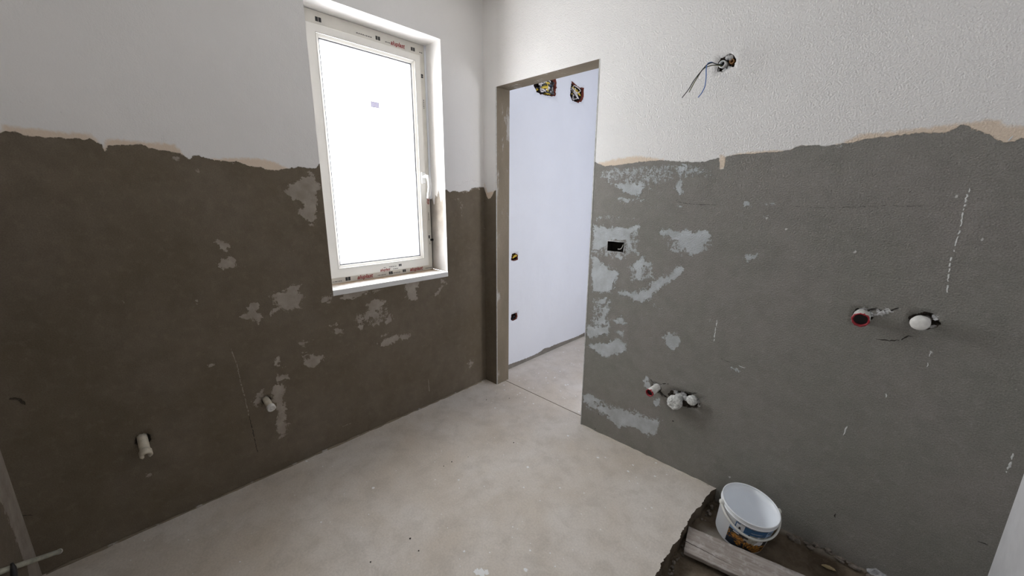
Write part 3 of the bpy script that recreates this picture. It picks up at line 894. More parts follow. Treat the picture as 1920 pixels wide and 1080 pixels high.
# hall seen through the doorway
HY, HX = 1.378, 2.62
BOX1 = [(0.51, 2.212), (0.536, 2.165), (0.593, 2.157), (0.697, 2.164), (0.772, 2.173), (0.782, 2.237), (0.794, 2.278), (0.765, 2.299), (0.693, 2.285), (0.58, 2.27), (0.51, 2.25)]
BOX2 = [(0.986, 2.327), (1.033, 2.316), (1.095, 2.300), (1.168, 2.313), (1.166, 2.232), (1.145, 2.199), (1.082, 2.176), (1.004, 2.184), (0.972, 2.203), (0.975, 2.273)]
SK1 = [(0.285, 0.96), (0.316, 0.966), (0.353, 0.946), (0.353, 0.907), (0.31, 0.902), (0.274, 0.912)]
SK2 = [(0.28, 0.468), (0.346, 0.472), (0.355, 0.44), (0.347, 0.417), (0.30, 0.41), (0.275, 0.425)]


def cut(poly, m, depth, **kw):
    q = np.array(poly)
    return dict(rect=(q[:, 0].min() - m, q[:, 0].max() + m, q[:, 1].min() - m, q[:, 1].max() + m), c=tuple((q.min(0) + q.max(0)) / 2), outline=poly, depth=depth, **kw)


def hall_fields(P):
    z = 0.036 + 0.006 * np.sin(P[:, 0] * 9) + 0.012 * np.exp(-((P[:, 0] - 0.72) / .05) ** 2)
    return dict(paint=np.clip(P[:, 1] - z, -0.06, 0.06))


wall('wall_hall_left', (DT, HY), (-0.03, CEIL), 0.011, lambda u, v, d: np.c_[d, u, v], hall_fields,
     [cut(BOX1, 0.03, 0.05, rag=0.12), cut(BOX2, 0.03, 0.05, rag=0.1), cut(SK1, 0.02, 0.045), cut(SK2, 0.02, 0.045)], [M_hall, M_brick])
wall('wall_hall_end', (0.0, HX), (-0.03, CEIL), 0.05, lambda u, v, d: np.c_[u, np.full(len(u), HY) + d, v],
     lambda P: dict(paint=np.full(len(P), 0.06)), [], [M_white])
wall('wall_hall_front', (0.0, HX), (-0.03, CEIL), 0.05, lambda u, v, d: np.c_[u, np.full(len(u), DT) + d, v],
     lambda P: dict(paint=np.full(len(P), 0.06)), [dict(rect=(DX0, DX1, -0.03, DZ))], [M_white])
wall('wall_hall_right', (DT, HY), (-0.03, CEIL), 0.05, lambda u, v, d: np.c_[np.full(len(u), HX) + d, u, v],
     lambda P: dict(paint=np.full(len(P), 0.06)), [dict(rect=(0.47, 1.03, 1.12, 1.68))], [M_white])

# ------------------------------------------------------------------ floor slab with the broken edge of the pit
edge = [(1.672, 0.0), (1.662, -0.06), (1.661, -0.131), (1.655, -0.20), (1.650, -0.272), (1.652, -0.35), (1.654, -0.432), (1.651, -0.50), (1.652, -0.563), (1.658, -0.642), (1.66, -0.80)]
jag = []
for (a, b), (c, d) in zip(edge, edge[1:]):
    for k in range(14):
        t = k / 14
        yy = b + (d - b) * t
        jag.append((a + (c - a) * t + mnoise.noise(Vector((yy * 28, 1.7, 0))) * 0.009 + mnoise.noise(Vector((yy * 110, 4, 0))) * 0.004, yy))
jag.append(edge[-1])
low_edge = [(1.66 + k * 0.05 + random.uniform(-.01, .01), -0.80 + random.uniform(-.006, .006)) for k in range(1, 17)] + [(XE, -0.80)]
outline = [(0.0, 0.0)] + [(x, y) for x, y in [(DX0 - 0.0, 0.0), (DX0, 0.0905), (DX1, 0.0785), (DX1, 0.0)]] + jag + low_edge + [(XE, YB), (0.0, YB)]


def slab(name, pts, z0, z1, mat, parent=None):
    bm = bmesh.new()
    t = [bm.verts.new((x, y, z1)) for x, y in pts]
    q = [bm.verts.new((x + random.uniform(-.003, .003), y, z0)) for x, y in pts]
    f = bm.faces.new(t)
    n = len(pts)
    for k in range(n):
        bm.faces.new((t[k], t[(k + 1) % n], q[(k + 1) % n], q[k]))
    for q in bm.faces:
        q.material_index = 0 if q == f else 1  # side faces: dirty, and their shade painted in with the dark soil colour
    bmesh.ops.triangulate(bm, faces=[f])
    return link(name, from_bm(name, bm), [mat, M_soil_edge_shade], parent, kind='structure')


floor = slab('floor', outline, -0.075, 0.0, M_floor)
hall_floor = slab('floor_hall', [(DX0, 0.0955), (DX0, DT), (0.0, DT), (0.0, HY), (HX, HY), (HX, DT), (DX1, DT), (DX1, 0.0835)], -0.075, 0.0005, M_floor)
# pit bed
nx, ny = 70, 64
vx, vy = np.linspace(1.60, XE, nx), np.linspace(-0.85, 0.0, ny)
co, dust = [], []
for x in vx:
    for y in vy:
        h = mnoise.noise(Vector((x * 9, y * 9, 0))) * 0.008 + mnoise.noise(Vector((x * 34, y * 34, 2))) * 0.004
        ridge = 0.026 * math.exp(-((y + 0.012) / 0.035) ** 2) * min(1, max(0, (x - 1.86) / 0.1))
        co.append((x, y, -0.068 + h + ridge))
        d = math.exp(-(((x - 1.75) / 0.07) ** 2 + ((y + 0.235) / 0.07) ** 2)) + 0.9 * math.exp(-(((x - 1.76) / 0.06) ** 2 + ((y + 0.56) / 0.09) ** 2))
        d += 0.5 * math.exp(-((y + 0.01) / 0.03) ** 2) * (x > 1.9)
        dust.append(d + 0.25 * mnoise.noise(Vector((x * 20, y * 20, 5))))
fa = [(i * ny + j, (i + 1) * ny + j, (i + 1) * ny + j + 1, i * ny + j + 1) for i in range(nx - 1) for j in range(ny - 1)]
me = mesh('pit_bed', co, fa)
at = me.attributes.new('dust', 'FLOAT', 'POINT')
at.data.foreach_set('value', np.array(dust, np.float32))
pit = link('pit_bed', me, M_soil_edge_shade, floor, smooth=True)
tag(pit, 'dark earthy bed of the pit beside the screed')

bm = bmesh.new()
for k in range(46):
    x = random.uniform(1.90, 2.46)
    lump(bm, (x, random.uniform(-0.035, -0.004), -0.040 + random.uniform(-.006, .008)), random.uniform(.005, .014), (1.3, .9, .7), .5, 1, k * 1.7)
for k in range(40):
    a = random.choice(jag)
    lump(bm, (a[0] + random.uniform(0.004, .03), a[1], -0.062), random.uniform(.003, .009), (1, 1, .8), .5, 1, k * 2.9)
rub = link('mortar_rubble', from_bm('mortar_rubble', bm), M_stone, floor, kind='stuff')
tag(rub, 'crumbled mortar along the wall foot in the pit')

bm = bmesh.new()
for x, y in F_DOT:
    lump(bm, (x, y, 0.0004), random.uniform(.003, .0075), (1.2, 1, .12), .6, 1, x * 9)
for x, y, q in ((1.161, -1.107, .010), (1.178, -1.100, .012), (1.186, -1.085, .008), (1.168, -1.092, .006), (1.287, -0.974, .006)):
    lump(bm, (x, y, 0.0003), q, (1.3, 1, .06), .9, 2, x * 31)
for k in range(150):
    x, y = random.uniform(0.02, 1.63), random.uniform(-2.1, -0.02)
    lump(bm, (x, y, 0.0004), random.uniform(.0012, .003), (1.2, 1, .2), .6, 1, k)
for k in range(60):
    x, y = random.uniform(0.1, 0.85), random.uniform(-0.1, 1.2)
    lump(bm, (x, y, 0.0009), random.uniform(.002, .006), (1.3, 1, .15), .6, 1, k)
tag(link('paint_spatter', from_bm('paint_spatter', bm), M_speck, floor, kind='stuff'), 'tiny white paint drops spattered on the screed')
bm = bmesh.new()
for x, y in F_GRIT:
    lump(bm, (x, y, 0.0015), random.uniform(.0018, .004), (1, 1, .8), .6, 1, x * 5)
tag(link('loose_grit', from_bm('loose_grit', bm), M_grit, floor, kind='stuff'), 'dark crumbs lying on the screed')
# thin mortar fillet where the left wall meets the screed
bm = bmesh.new()
path = [(0.002 + random.uniform(0, .004), YB + 0.01 + k * 0.03, 0.0) for k in range(75)]
tube(bm, path, [random.uniform(.003, .009) for _ in path], 6)
link('baseboard_left', from_bm('baseboard_left', bm), M_jamb, kind='structure')
bm = bmesh.new()
path = [(DX1 + 0.01 + k * 0.025, -0.002 - random.uniform(0, .004), -0.001) for k in range(31)]
tube(bm, path, [random.uniform(.003, .008) for _ in path], 6)
link('baseboard_right', from_bm('baseboard_right', bm), M_floor, kind='structure')

# ------------------------------------------------------------------ window
win = structure('window_1')


def ring(name, y0, y1, z0, z1, wl, wr, wb, wt, xb, xf, mat, parent, bevel=0.003, slope=0.0):
    """mitred rectangular frame; xf is the face towards the room; slope pushes the inner edge back"""
    bm = bmesh.new()
    o = [(y0, z0), (y1, z0), (y1, z1), (y0, z1)]
    i = [(y0 + wl, z0 + wb), (y1 - wr, z0 + wb), (y1 - wr, z1 - wt), (y0 + wl, z1 - wt)]
    vo = [bm.verts.new((xf, *p)) for p in o]
    vi = [bm.verts.new((xf - slope, *p)) for p in i]
    bo = [bm.verts.new((xb, *p)) for p in o]
    bi = [bm.verts.new((xb, *p)) for p in i]
    fr = []
    for k in range(4):
        n = (k + 1) % 4
        bm.faces.new((vo[k], vo[n], vi[n], vi[k]))
        bm.faces.new((bo[n], bo[k], bi[k], bi[n]))
        bm.faces.new((vo[n], vo[k], bo[k], bo[n]))
        bm.faces.new((vi[k], vi[n], bi[n], bi[k]))
    bm.edges.ensure_lookup_table()
    es = [e for e in bm.edges if all(abs(v.co.x - xf) < 1e-6 for v in e.verts) and (set(e.verts) <= set(vo)) or (set(e.verts) <= set(vi))]
    bmesh.ops.bevel(bm, geom=es, offset=bevel, segments=2, affect='EDGES', profile=0.5)
    bmesh.ops.recalc_face_normals(bm, faces=bm.faces)
    return link(name, from_bm(name, bm), mat, parent)


FY1 = WY1 - 0.011
frame = ring('frame', WY0, FY1, WZ0 - 0.005, WZ1 - 0.002, 0.07, 0.07, 0.07, 0.07, -0.225, -0.155, M_film, win)
SY0, SY1, SZ0, SZ1 = -1.046, -0.387, 0.934, 2.226
sash = ring('sash', SY0, SY1, SZ0, SZ1, 0.052, 0.040, 0.055, 0.040, -0.21, -0.138, M_pvc, win, 0.004)
bead = ring('glazing_bead', SY0 + 0.050, SY1 - 0.038, SZ0 + 0.053, SZ1 - 0.038, 0.018, 0.014, 0.016, 0.016, -0.185, -0.141, M_pvc, win, 0.003, 0.014)
gask = ring('gasket', SY0 + 0.064, SY1 - 0.048, SZ0 + 0.065, SZ1 - 0.050, 0.010, 0.010, 0.010, 0.010, -0.18, -0.160, M_gasket, win, 0.0005)
ring('bead_seam', SY0 + 0.049, SY1 - 0.037, SZ0 + 0.052, SZ1 - 0.037, 0.0018, 0.0018, 0.0018, 0.0018, -0.15, -0.1376, M_seam, win, 0.0003)
bm = bmesh.new()
box_bm(bm, (-0.183, SY0 + 0.06, SZ0 + 0.06), (-0.179, SY1 - 0.045, SZ1 - 0.045))
pane = link('pane', from_bm('pane', bm), M_glass, win)
bm = bmesh.new()
f = bm.faces.new([bm.verts.new((-0.1786, y, z)) for y, z in ((-0.709, 1.890), (-0.655, 1.890), (-0.655, 1.923), (-0.709, 1.923))])
tag(link('sticker', from_bm('sticker', bm), [M_sticker, M_black_ink], pane), 'small grey paper sticker on the glass')
bm = bmesh.new()
box_bm(bm, (-0.20, FY1 - 0.002, WZ0), (-0.168, WY1 - 0.0005, 1.375))  # dark recessed strip closing the gap beside the frame
tag(link('gap_fill', from_bm('gap_fill', bm), M_gap_fill, win), 'dark strip in the gap beside the frame')
bm = bmesh.new()
box_bm(bm, (-0.20, FY1 - 0.002, 1.375), (-0.150, WY1 - 0.0003, WZ1 - 0.002))
link('plaster_fill', from_bm('plaster_fill', bm), M_white, win)
bm = bmesh.new()
box_bm(bm, (-0.17, WY1 - 0.022, 1.098), (-0.148, WY1 - 0.001, 1.112), 0.002)
tag(link('packer', from_bm('packer', bm), M_black, win), 'black plastic packer in the frame gap')
# sill slab, slightly proud of the wall
bm = bmesh.new()
box_bm(bm, (-0.235, WY0 - 0.0, WZ0 - 0.03), (0.004, WY1 + 0.0, WZ0), 0.0015)
link('window_sill', from_bm('window_sill', bm), M_sill, win)
# lever handle
hd = bpy.data.objects.new('window_handle', None)
COL.objects.link(hd)
hd.parent = win
HYc, HZc = -0.407, 1.508
bm = bmesh.new()
box_bm(bm, (-0.139, HYc - 0.015, HZc - 0.036), (-0.124, HYc + 0.015, HZc + 0.036), 0.005)
link('rosette', from_bm('rosette', bm), M_handle, hd, smooth=False)
bm = bmesh.new()
lv = smooth_path([(-0.126, HYc, HZc + 0.008), (-0.105, HYc, HZc + 0.010), (-0.085, HYc + .002, HZc + 0.004), (-0.074, HYc + .004, HZc - 0.022), (-0.072, HYc + .004, HZc - 0.060), (-0.080, HYc + .002, HZc - 0.100), (-0.090, HYc, HZc - 0.128)], 5)
tube(bm, lv, [0.011] * 4 + [0.0115] * (len(lv) - 8) + [0.010, 0.0095, 0.009, 0.0075], 12, True, 0.75)
link('lever', from_bm('lever', bm), M_handle, hd, smooth=True)


def text_mesh(body, size, shear=0.0):
    cu = bpy.data.curves.new('print_text', 'FONT')
    cu.body, cu.size, cu.shear = body, size, shear
    cu.offset = size * 0.03
    t = bpy.data.objects.new('print_text', cu)
    COL.objects.link(t)
    bpy.context.view_layer.update()
    me = bpy.data.meshes.new_from_object(t.evaluated_get(bpy.context.evaluated_depsgraph_get()))
    bpy.data.objects.remove(t)
    return me


def film_print(parts, y, z, x, flip=False, vertical=False, parent=None):
    """one printed run on the protective film: red word, dark block, short black line"""
    vs, fs, mi = [], [], []
    def add(v, f, m):
        b = len(vs)
        vs.extend(v)
        fs.extend([[b + i for i in q] for q in f])
        mi.extend([m] * len(f))
    cur = 0.0
    for p in parts:
        if p[0] == 'word':
            me = text_mesh(p[1], p[2], 0.25)
            w = max(v.co.x for v in me.vertices)
            add([(v.co.x + cur, v.co.y) for v in me.vertices], [list(q.vertices) for q in me.polygons], p[3])
            if p[3] == 0:
                add([(cur, -0.0045), (cur + w, -0.0045), (cur + w, -0.003), (cur, -0.003)], [[0, 1, 2, 3]], 0)
            cur += w
        elif p[0] == 'block':
            s = p[1]
            for a in range(2):
                add([(cur + a * (s * .52), 0), (cur + a * s * .52 + s * .46, 0), (cur + a * s * .52 + s * .46, s * .7), (cur + a * s * .52, s * .7)], [[0, 1, 2, 3]], 1)
            cur += s
        elif p[0] == 'dash':
            x0 = cur
            while x0 < cur + p[1]:
                l = random.uniform(.004, .011)
                add([(x0, 0.002), (x0 + l, 0.002), (x0 + l, 0.006), (x0, 0.006)], [[0, 1, 2, 3]], 1)
                x0 += l + 0.003
            cur = x0
        else:
            cur += p[1]
    if vertical:
        co = [(x, y - b, z + a) for a, b in vs]
    else:
        co = [(x, y + a, z + b) for a, b in vs]
    return link('film_print', mesh('film_print', co, fs, mi), [M_red_ink, M_black_ink], parent)


word = ('word', 'aluplast', 0.032, 0)
xf, xs = -0.1546, -0.1375
film_print([('dash', .05), ('gap', .02), ('block', .03), ('gap', .04), word, ('gap', .03), ('dash', .05), ('gap', .02), ('block', .026)], -1.03, 0.909, xf, parent=frame)
film_print([('dash', .05), ('gap', .015), ('block', .024), ('gap', .03), word, ('gap', .02), ('dash', .05)], -0.655, 0.911, xf, parent=frame)
film_print([('dash', .01), ('gap', .02), ('dash', .045), ('gap', .015), ('block', .02)], -0.72, 0.956, xs, parent=sash)
film_print([('word', 'aluplast', 0.022, 0), ('gap', .02), ('dash', .03)], -0.745, 0.940, xs, parent=sash)
film_print([('block', .03), ('gap', .18), ('dash', .09), ('gap', .02), ('block', .028), ('gap', .03), ('dash', .03), ('word', 'aluplast', 0.03, 0), ('gap', .04), ('block', .028), ('gap', .03), ('dash', .02), ('gap', .04), ('dash', .01), ('gap', .06), ('dash', .008)], -0.985, 2.243, xf, parent=frame)
film_print([('dash', .02), ('gap', .02), ('block', .02), ('gap', .1), ('dash', .05), ('gap', .05), ('word', 'aluplast', 0.022, 0)], FY1 - 0.012, 1.075, xf, vertical=True, parent=frame)
film_print([('dash', .05), ('gap', .12), ('block', .022)], FY1 - 0.014, 1.93, xf, vertical=True, parent=frame)

# ------------------------------------------------------------------ pipes in the walls
def pipe_dir(base, tip):
    return (Vector(tip) - Vector(base))


def red_pipe(base, tip, r, label):
    b, t = Vector(base), Vector(tip)
    d = (t - b).normalized()
    o = thing('water_pipe', label, 'pipe', b, 'red capped pipe ends in the right wall')
    bm = bmesh.new()
    L = (t - b).length
    lathe(bm, [(r * .96, -0.03), (r * .97, L * .55), (r, L * .6), (r, L - 0.004), (r * 0.98, L - 0.002)], (0, 0, 0), d, 20, 0.03)
    link('sleeve', from_bm('sleeve', bm), M_plugw, o)
    bm = bmesh.new()
    lathe(bm, [(r * .99, L - 0.008), (r * 1.0, L), (r * .82, L + 0.001), (r * .76, L - 0.012), (r * .74, -0.01)], (0, 0, 0), d, 26, 0.13)
    tag(link('plug', from_bm('plug', bm), M_redpipe, o), 'red plastic plug ring')
    bm = bmesh.new()
    lathe(bm, [(r * .75, L - 0.010), (0, L - 0.011)], (0, 0, 0), d, 20)
    tag(link('bore', from_bm('bore', bm), M_black, o), 'black open bore')
    return o


def mortar(parent, spots, mat=None, name='mortar'):
    bm = bmesh.new()
    rnd = random.Random(len(spots))
    for k, (x, y, z, r) in enumerate(spots):
        lump(bm, (x, y + .002, z), r * .8, (1.3, .5, .9), .9, 3, k * 3.3 + r * 100)
        for _ in range(4):
            lump(bm, (x + rnd.uniform(-r, r), y + .002, z + rnd.uniform(-r, r)), r * rnd.uniform(.25, .5), (1.2, .6, 1), .8, 2, rnd.uniform(0, 50))
    tag(link(name, from_bm(name, bm), mat or M_mortar, parent, kind='stuff'), 'white crumbly mortar around the pipe')


p = red_pipe((2.061, 0.0, 0.972), (2.060, -0.05, 0.967), 0.0255, 'red-rimmed open pipe end beside a round white plug, high on the right wall')
mortar(p, [(.03, .002, .012, .012), (.05, .0, .022, .013), (.065, .0, .030, .011), (-.022, .004, -.016, .010), (-.004, .0, -.034, .008), (.0, .004, .028, .012)])
p = red_pipe((1.336, 0.0, 0.419), (1.328, -0.072, 0.411), 0.0205, 'small red pipe end jutting left of a lumpy white plug, low on the right wall')
mortar(p, [(.016, .002, .012, .010), (-.016, .003, .016, .008)])


def white_plug(base, tip, r, label, mat, knobs=False, group='white plugs in the right wall'):
    b, t = Vector(base), Vector(tip)
    d = (t - b).normalized()
    L = (t - b).length
    o = thing('pipe_plug', label, 'pipe plug', b, group)
    bm = bmesh.new()
    lathe(bm, [(r * .62, -0.03), (r * .64, L * .35), (r * .9, L * .42), (r, L * .55), (r, L - .010), (r * .94, L - .003), (r * .80, L), (r * .5, L + .002), (0, L + .0025)], (0, 0, 0), d, 26, 0.05)
    link('cap', from_bm('cap', bm), mat, o)
    if knobs:
        bm = bmesh.new()
        for k in range(9):
            a = k * 0.698
            q = Vector((math.cos(a) * r * .55, 0, math.sin(a) * r * .55)) + d * L
            lump(bm, q, r * random.uniform(.2, .34), (1, .6, 1), .4, 1, k)
        tag(link('plaster_crust', from_bm('plaster_crust', bm), M_plug, o), 'flaky plaster crust on the cap')
    return o


p = white_plug((2.216, 0.0, 0.988), (2.204, -0.05, 0.987), 0.0245, 'round white plug right of the red-rimmed pipe end, high on the right wall', M_plugw)
mortar(p, [(.034, .003, .020, .012), (.030, .006, -.020, .010), (-.01, .006, -.028, .008), (.045, .002, .012, .007)])
p = white_plug((1.450, 0.0, 0.400), (1.446, -0.055, 0.389), 0.036, 'big lumpy plaster-crusted white plug, low on the right wall', M_plug, True)
mortar(p, [(.03, .004, .012, .014), (-.02, .006, .028, .010), (.02, .006, .030, .011)])
p = white_plug((1.522, 0.0, 0.428), (1.521, -0.034, 0.424), 0.025, 'small white plug right of the big lumpy plug, low on the right wall', M_plug)
mortar(p, [(-.030, -.004, -.014, .013), (-.016, .0, -.010, .014), (.026, .004, -.012, .009), (.006, .004, .026, .010), (.03, .0, -.03, .008)])


def cream_stub(base, tip, r, label, kind):
    b, t = Vector(base), Vector(tip)
    d = (t - b).normalized()
    L = (t - b).length
    o = thing('pipe_stub', label, 'pipe', b, 'cream pipe stubs low in the left wall')
    bm = bmesh.new()
    if kind == 'notched':
        lathe(bm, [(r, -0.03), (r, L * .6), (r * .95, L * .65), (r * .62, L * .66)], (0, 0, 0), d, 20, 0.04)
        link('barrel', from_bm('barrel', bm), M_stub, o)
        bm = bmesh.new()
        rings = lathe(bm, [(r * 1.0, L * .62), (r * 1.22, L * .72), (r * 1.25, L * .97), (r * 1.1, L), (r * .62, L * .98), (r * .55, L * .7)], (0, 0, 0), d, 20, 0.06)
        low = sorted(range(20), key=lambda k: rings[2][k].co.z)[:3]
        for rg in rings[2:5]:
            for k in low:
                rg[k].co -= d * L * .25
        tag(link('collar', from_bm('collar', bm), M_stub, o), 'flared notched collar at the open end')
    else:
        lathe(bm, [(r, -0.03), (r, L * .2), (r * 1.06, L * .22), (r * 1.06, L * .3), (r, L * .33), (r, L * .72)], (0, 0, 0), d, 20, 0.03)
        link('barrel', from_bm('barrel', bm), M_stub, o)
        bm = bmesh.new()
        lathe(bm, [(r * .95, L * .7), (r * 1.22, L * .74), (r * 1.25, L * .97), (r * 1.1, L), (r * .85, L), (r * .82, L * .93), (r * .35, L * .93), (r * .3, L * 1.02), (0, L * 1.03)], (0, 0, 0), d, 20, 0.02)
        tag(link('cap', from_bm('cap', bm), M_plugw, o), 'pale screw cap at the end')
    return o


cream_stub((0.0, *PIPE_L1), (0.074, -1.911, 0.368), 0.0165, 'cream pipe stub with a flared notched end, nearer the room corner on the left wall', 'notched')
cream_stub((0.0, *PIPE_L2), (0.070, -1.460, 0.387), 0.0150, 'cream pipe stub with a screw cap beside grey filler patches on the left wall', 'capped')

# ------------------------------------------------------------------ lamp cable in the upper right wall
lamp = thing('lamp_cable', 'thin electric wires drooping from a chipped hole in the upper white wall', 'cable', (1.471, 0.0, 1.931))
bm = bmesh.new()
prof = []
for k in range(7):
    prof += [(0.0145, -0.03 + k * 0.006), (0.0125, -0.027 + k * 0.006)]
lathe(bm, prof + [(0.0105, prof[-1][1] + .001), (0.0105, -0.03)], (0.004, 0.0, 0.0), (-0.1, -1, -0.05), 20)
link('conduit', from_bm('conduit', bm), M_conduit, lamp)
bm = bmesh.new()
lathe(bm, [(0.0105, -0.008), (0, -0.008)], (0.004, 0, 0), (-0.1, -1, -0.05), 16)
link('conduit_mouth', from_bm('conduit_mouth', bm), M_black, lamp)
bm = bmesh.new()
lathe(bm, [(0.010, -0.025), (0.010, 0.002), (0.006, 0.002), (0.006, -0.02), (0, -0.02)], (0.036, 0.006, 0.006), (0, -1, 0), 14)
tag(link('spare_conduit', from_bm('spare_conduit', bm), plain('orange_conduit', (0.34, 0.17, 0.06), .6), lamp), 'short orange conduit end')
bm = bmesh.new()
for k, q in enumerate([(.02, .006, .024), (.03, .006, .020), (.012, .008, -.026), (.03, .008, -.020), (-.02, .010, -.018)]):
    lump(bm, q, 0.010, (1, .6, 1), .5, 2, k * 5)
link('mortar', from_bm('mortar', bm), M_mortar, lamp, kind='stuff')
WIRES = [([(1.476, 0.012, 1.931), (1.459, -0.03, 1.929), (1.452, -0.06, 1.928), (1.437, -0.075, 1.919), (1.421, -0.08, 1.90), (1.394, -0.075, 1.872), (1.37, -0.065, 1.841), (1.342, -0.055, 1.815)], M_wire_k),
         ([(1.474, 0.012, 1.928), (1.458, -0.03, 1.925), (1.443, -0.06, 1.918), (1.424, -0.075, 1.906), (1.406, -0.075, 1.88), (1.39, -0.07, 1.857), (1.379, -0.065, 1.841), (1.372, -0.06, 1.831)], M_wire_g),
         ([(1.475, 0.012, 1.930), (1.457, -0.03, 1.930), (1.448, -0.055, 1.932), (1.439, -0.07, 1.925), (1.439, -0.08, 1.906), (1.444, -0.085, 1.87), (1.441, -0.08, 1.838), (1.43, -0.075, 1.817), (1.415, -0.07, 1.802)], M_wire_b)]
for pts, m in WIRES:
    bm = bmesh.new()
    tube(bm, smooth_path([Vector(q) - Vector((1.471, 0, 1.931)) for q in pts], 6), 0.0019, 8)
    o = link('wire', from_bm('wire', bm), m, lamp)
    if m is M_wire_b:
        tag(o, 'blue insulated wire')

# ------------------------------------------------------------------ electric boxes
def socket_box(u0, u1, v0, v1):
    o = thing('socket_box', 'empty dark flush socket box beside the doorway', 'socket box', ((u0 + u1) / 2, 0, (v0 + v1) / 2))
    w, h, dp = (u1 - u0) / 2 - .0005, (v1 - v0) / 2 - .0005, 0.048
    bm = bmesh.new()
    f = [bm.verts.new((x * w, 0.002, z * h)) for x, z in ((-1, -1), (1, -1), (1, 1), (-1, 1))]
    b = [bm.verts.new((x * w * .96, dp, z * h * .94)) for x, z in ((-1, -1), (1, -1), (1, 1), (-1, 1))]
    for k in range(4):
        bm.faces.new((f[k], f[(k + 1) % 4], b[(k + 1) % 4], b[k]))
    bm.faces.new(b)
    link('shell', from_bm('shell', bm), M_darkbox, o)
    bm = bmesh.new()
    rim = [(-w, -h), (w, -h), (w, h), (-w, h)]
    for k in range(4):
        (a, c), (e, g2) = rim[k], rim[(k + 1) % 4]
        path = [(a + (e - a) * t / 8, -0.0005, c + (g2 - c) * t / 8) for t in range(9)]
        tube(bm, path, [random.uniform(.0012, .0034) for _ in path], 6)
    link('plaster_lip', from_bm('plaster_lip', bm), M_mortar, o)
    bm = bmesh.new()
    tube(bm, smooth_path([(-.01, .046, -.018), (0, .03, -.016), (.018, .028, -.012), (.026, .03, .006), (.02, .046, .012)], 6), 0.0022, 8)
    link('wire', from_bm('wire', bm), M_wire_w, o)
    return o


socket_box(*SOCK)


def wall_box(name, poly, label, cat, wires, seed, group=None):
    """wires bundled in a chipped recess of the hall wall (plane x = 0)"""
    rnd = random.Random(seed)
    q = np.array(poly)
    c = q.mean(0)
    o = thing(name, label, cat, (0.0, c[0], c[1]), group)
    bm = bmesh.new()
    sc = [(p - c) * 0.82 for p in q]
    f = [bm.verts.new((-0.012, p[0], p[1])) for p in sc]
    b = [bm.verts.new((-0.049, p[0] * .96, p[1] * .96)) for p in sc]
    n = len(sc)
    for k in range(n):
        bm.faces.new((f[k], f[(k + 1) % n], b[(k + 1) % n], b[k]))
    bm.faces.new(b[::-1])
    link('shell', from_bm('shell', bm), M_darkbox, o)
    w, h = np.ptp(q[:, 0]) * 0.34, np.ptp(q[:, 1]) * 0.34
    for mat, r, n in wires:
        for _ in range(n):
            pts = [(-0.045, rnd.uniform(-w, w), rnd.uniform(-h, h))]
            for _k in range(4):
                pts.append((rnd.uniform(-0.02, 0.006), rnd.uniform(-w, w), rnd.uniform(-h, h)))
            pts.append((-0.045, rnd.uniform(-w, w), rnd.uniform(-h, h)))
            bm = bmesh.new()
            tube(bm, smooth_path(pts, 6), r, 7)
            link('wire', from_bm('wire', bm), mat, o)
    return o


wall_box('junction_box', BOX1, 'wide ragged wire box on the hall wall, stuffed with black, yellow and white wires', 'junction box',
         [(M_wire_k, .006, 6), (M_wire_y, .008, 3), (M_wire_w, .006, 4), (M_wire_b, .005, 1)], 3)
wall_box('junction_box', BOX2, 'tall red-brown wire box on the hall wall with a few white loops', 'junction box',
         [(M_wire_w, .0035, 3), (M_wire_y, .004, 1), (M_wire_k, .004, 1)], 11)
wall_box('socket_recess', SK1, 'upper small dark socket recess on the hall wall beside the door jamb', 'socket box', [(M_wire_y, .003, 1)], 5, 'socket recesses beside the jamb')
wall_box('socket_recess', SK2, 'lower small dark socket recess on the hall wall beside the door jamb', 'socket box', [(M_wire_k, .003, 1)], 6, 'socket recesses beside the jamb')

# ------------------------------------------------------------------ bucket
BR = 0.1105
BC = Vector((1.847, -0.160, 0.123))
BN = Vector((0.15325, -0.05983, 0.98638)).normalized()
BH = 0.178
bk = thing('bucket', 'white plastic bucket with a blue label, tilted in the floor pit', 'bucket', BC - BN * BH)
fx = Vector((0.69, -0.72, 0))
fx = (fx - BN * fx.dot(BN)).normalized()          # towards the camera
fy = BN.cross(fx)                                  # to the right


def bpt(th, h, off=0.0):
    """point on the bucket side: th from the camera-facing line, h above base"""
    r = BR * (0.86 + 0.125 * h / BH) + off
    return BN * h + (fx * math.cos(th) + fy * math.sin(th)) * r


bm = bmesh.new()
prof = [(0, 0.004), (BR * .80, 0.004), (BR * .84, 0.0), (BR * .86, 0.004), (BR * .965, BH - .026), (BR * .985, BH - .0235)]
prof += [(BR * .985, BH - .006), (BR * .965, BH - .006), (BR * .945, BH - .04), (BR * .83, 0.010), (0, 0.008)]
lathe(bm, prof, (0, 0, 0), BN, 64)
link('body', from_bm('body', bm), M_bucket, bk)
bm = bmesh.new()
lathe(bm, [(BR * .97, BH - .010), (BR * .99, BH - .0105), (BR * 1.0, BH - .008), (BR * 1.0, BH - .002), (BR * .985, BH), (BR * .965, BH - .001), (BR * .958, BH - .008), (BR * .97, BH - .010)], (0, 0, 0), BN, 64)
link('rim', from_bm('rim', bm), M_bucket, bk)
bm = bmesh.new()
lathe(bm, [(BR * .97, BH - .0235), (BR * 1.004, BH - .022), (BR * 1.004, BH - .0195), (BR * .97, BH - .018)], (0, 0, 0), BN, 64)
link('collar', from_bm('collar', bm), M_bucket, bk)
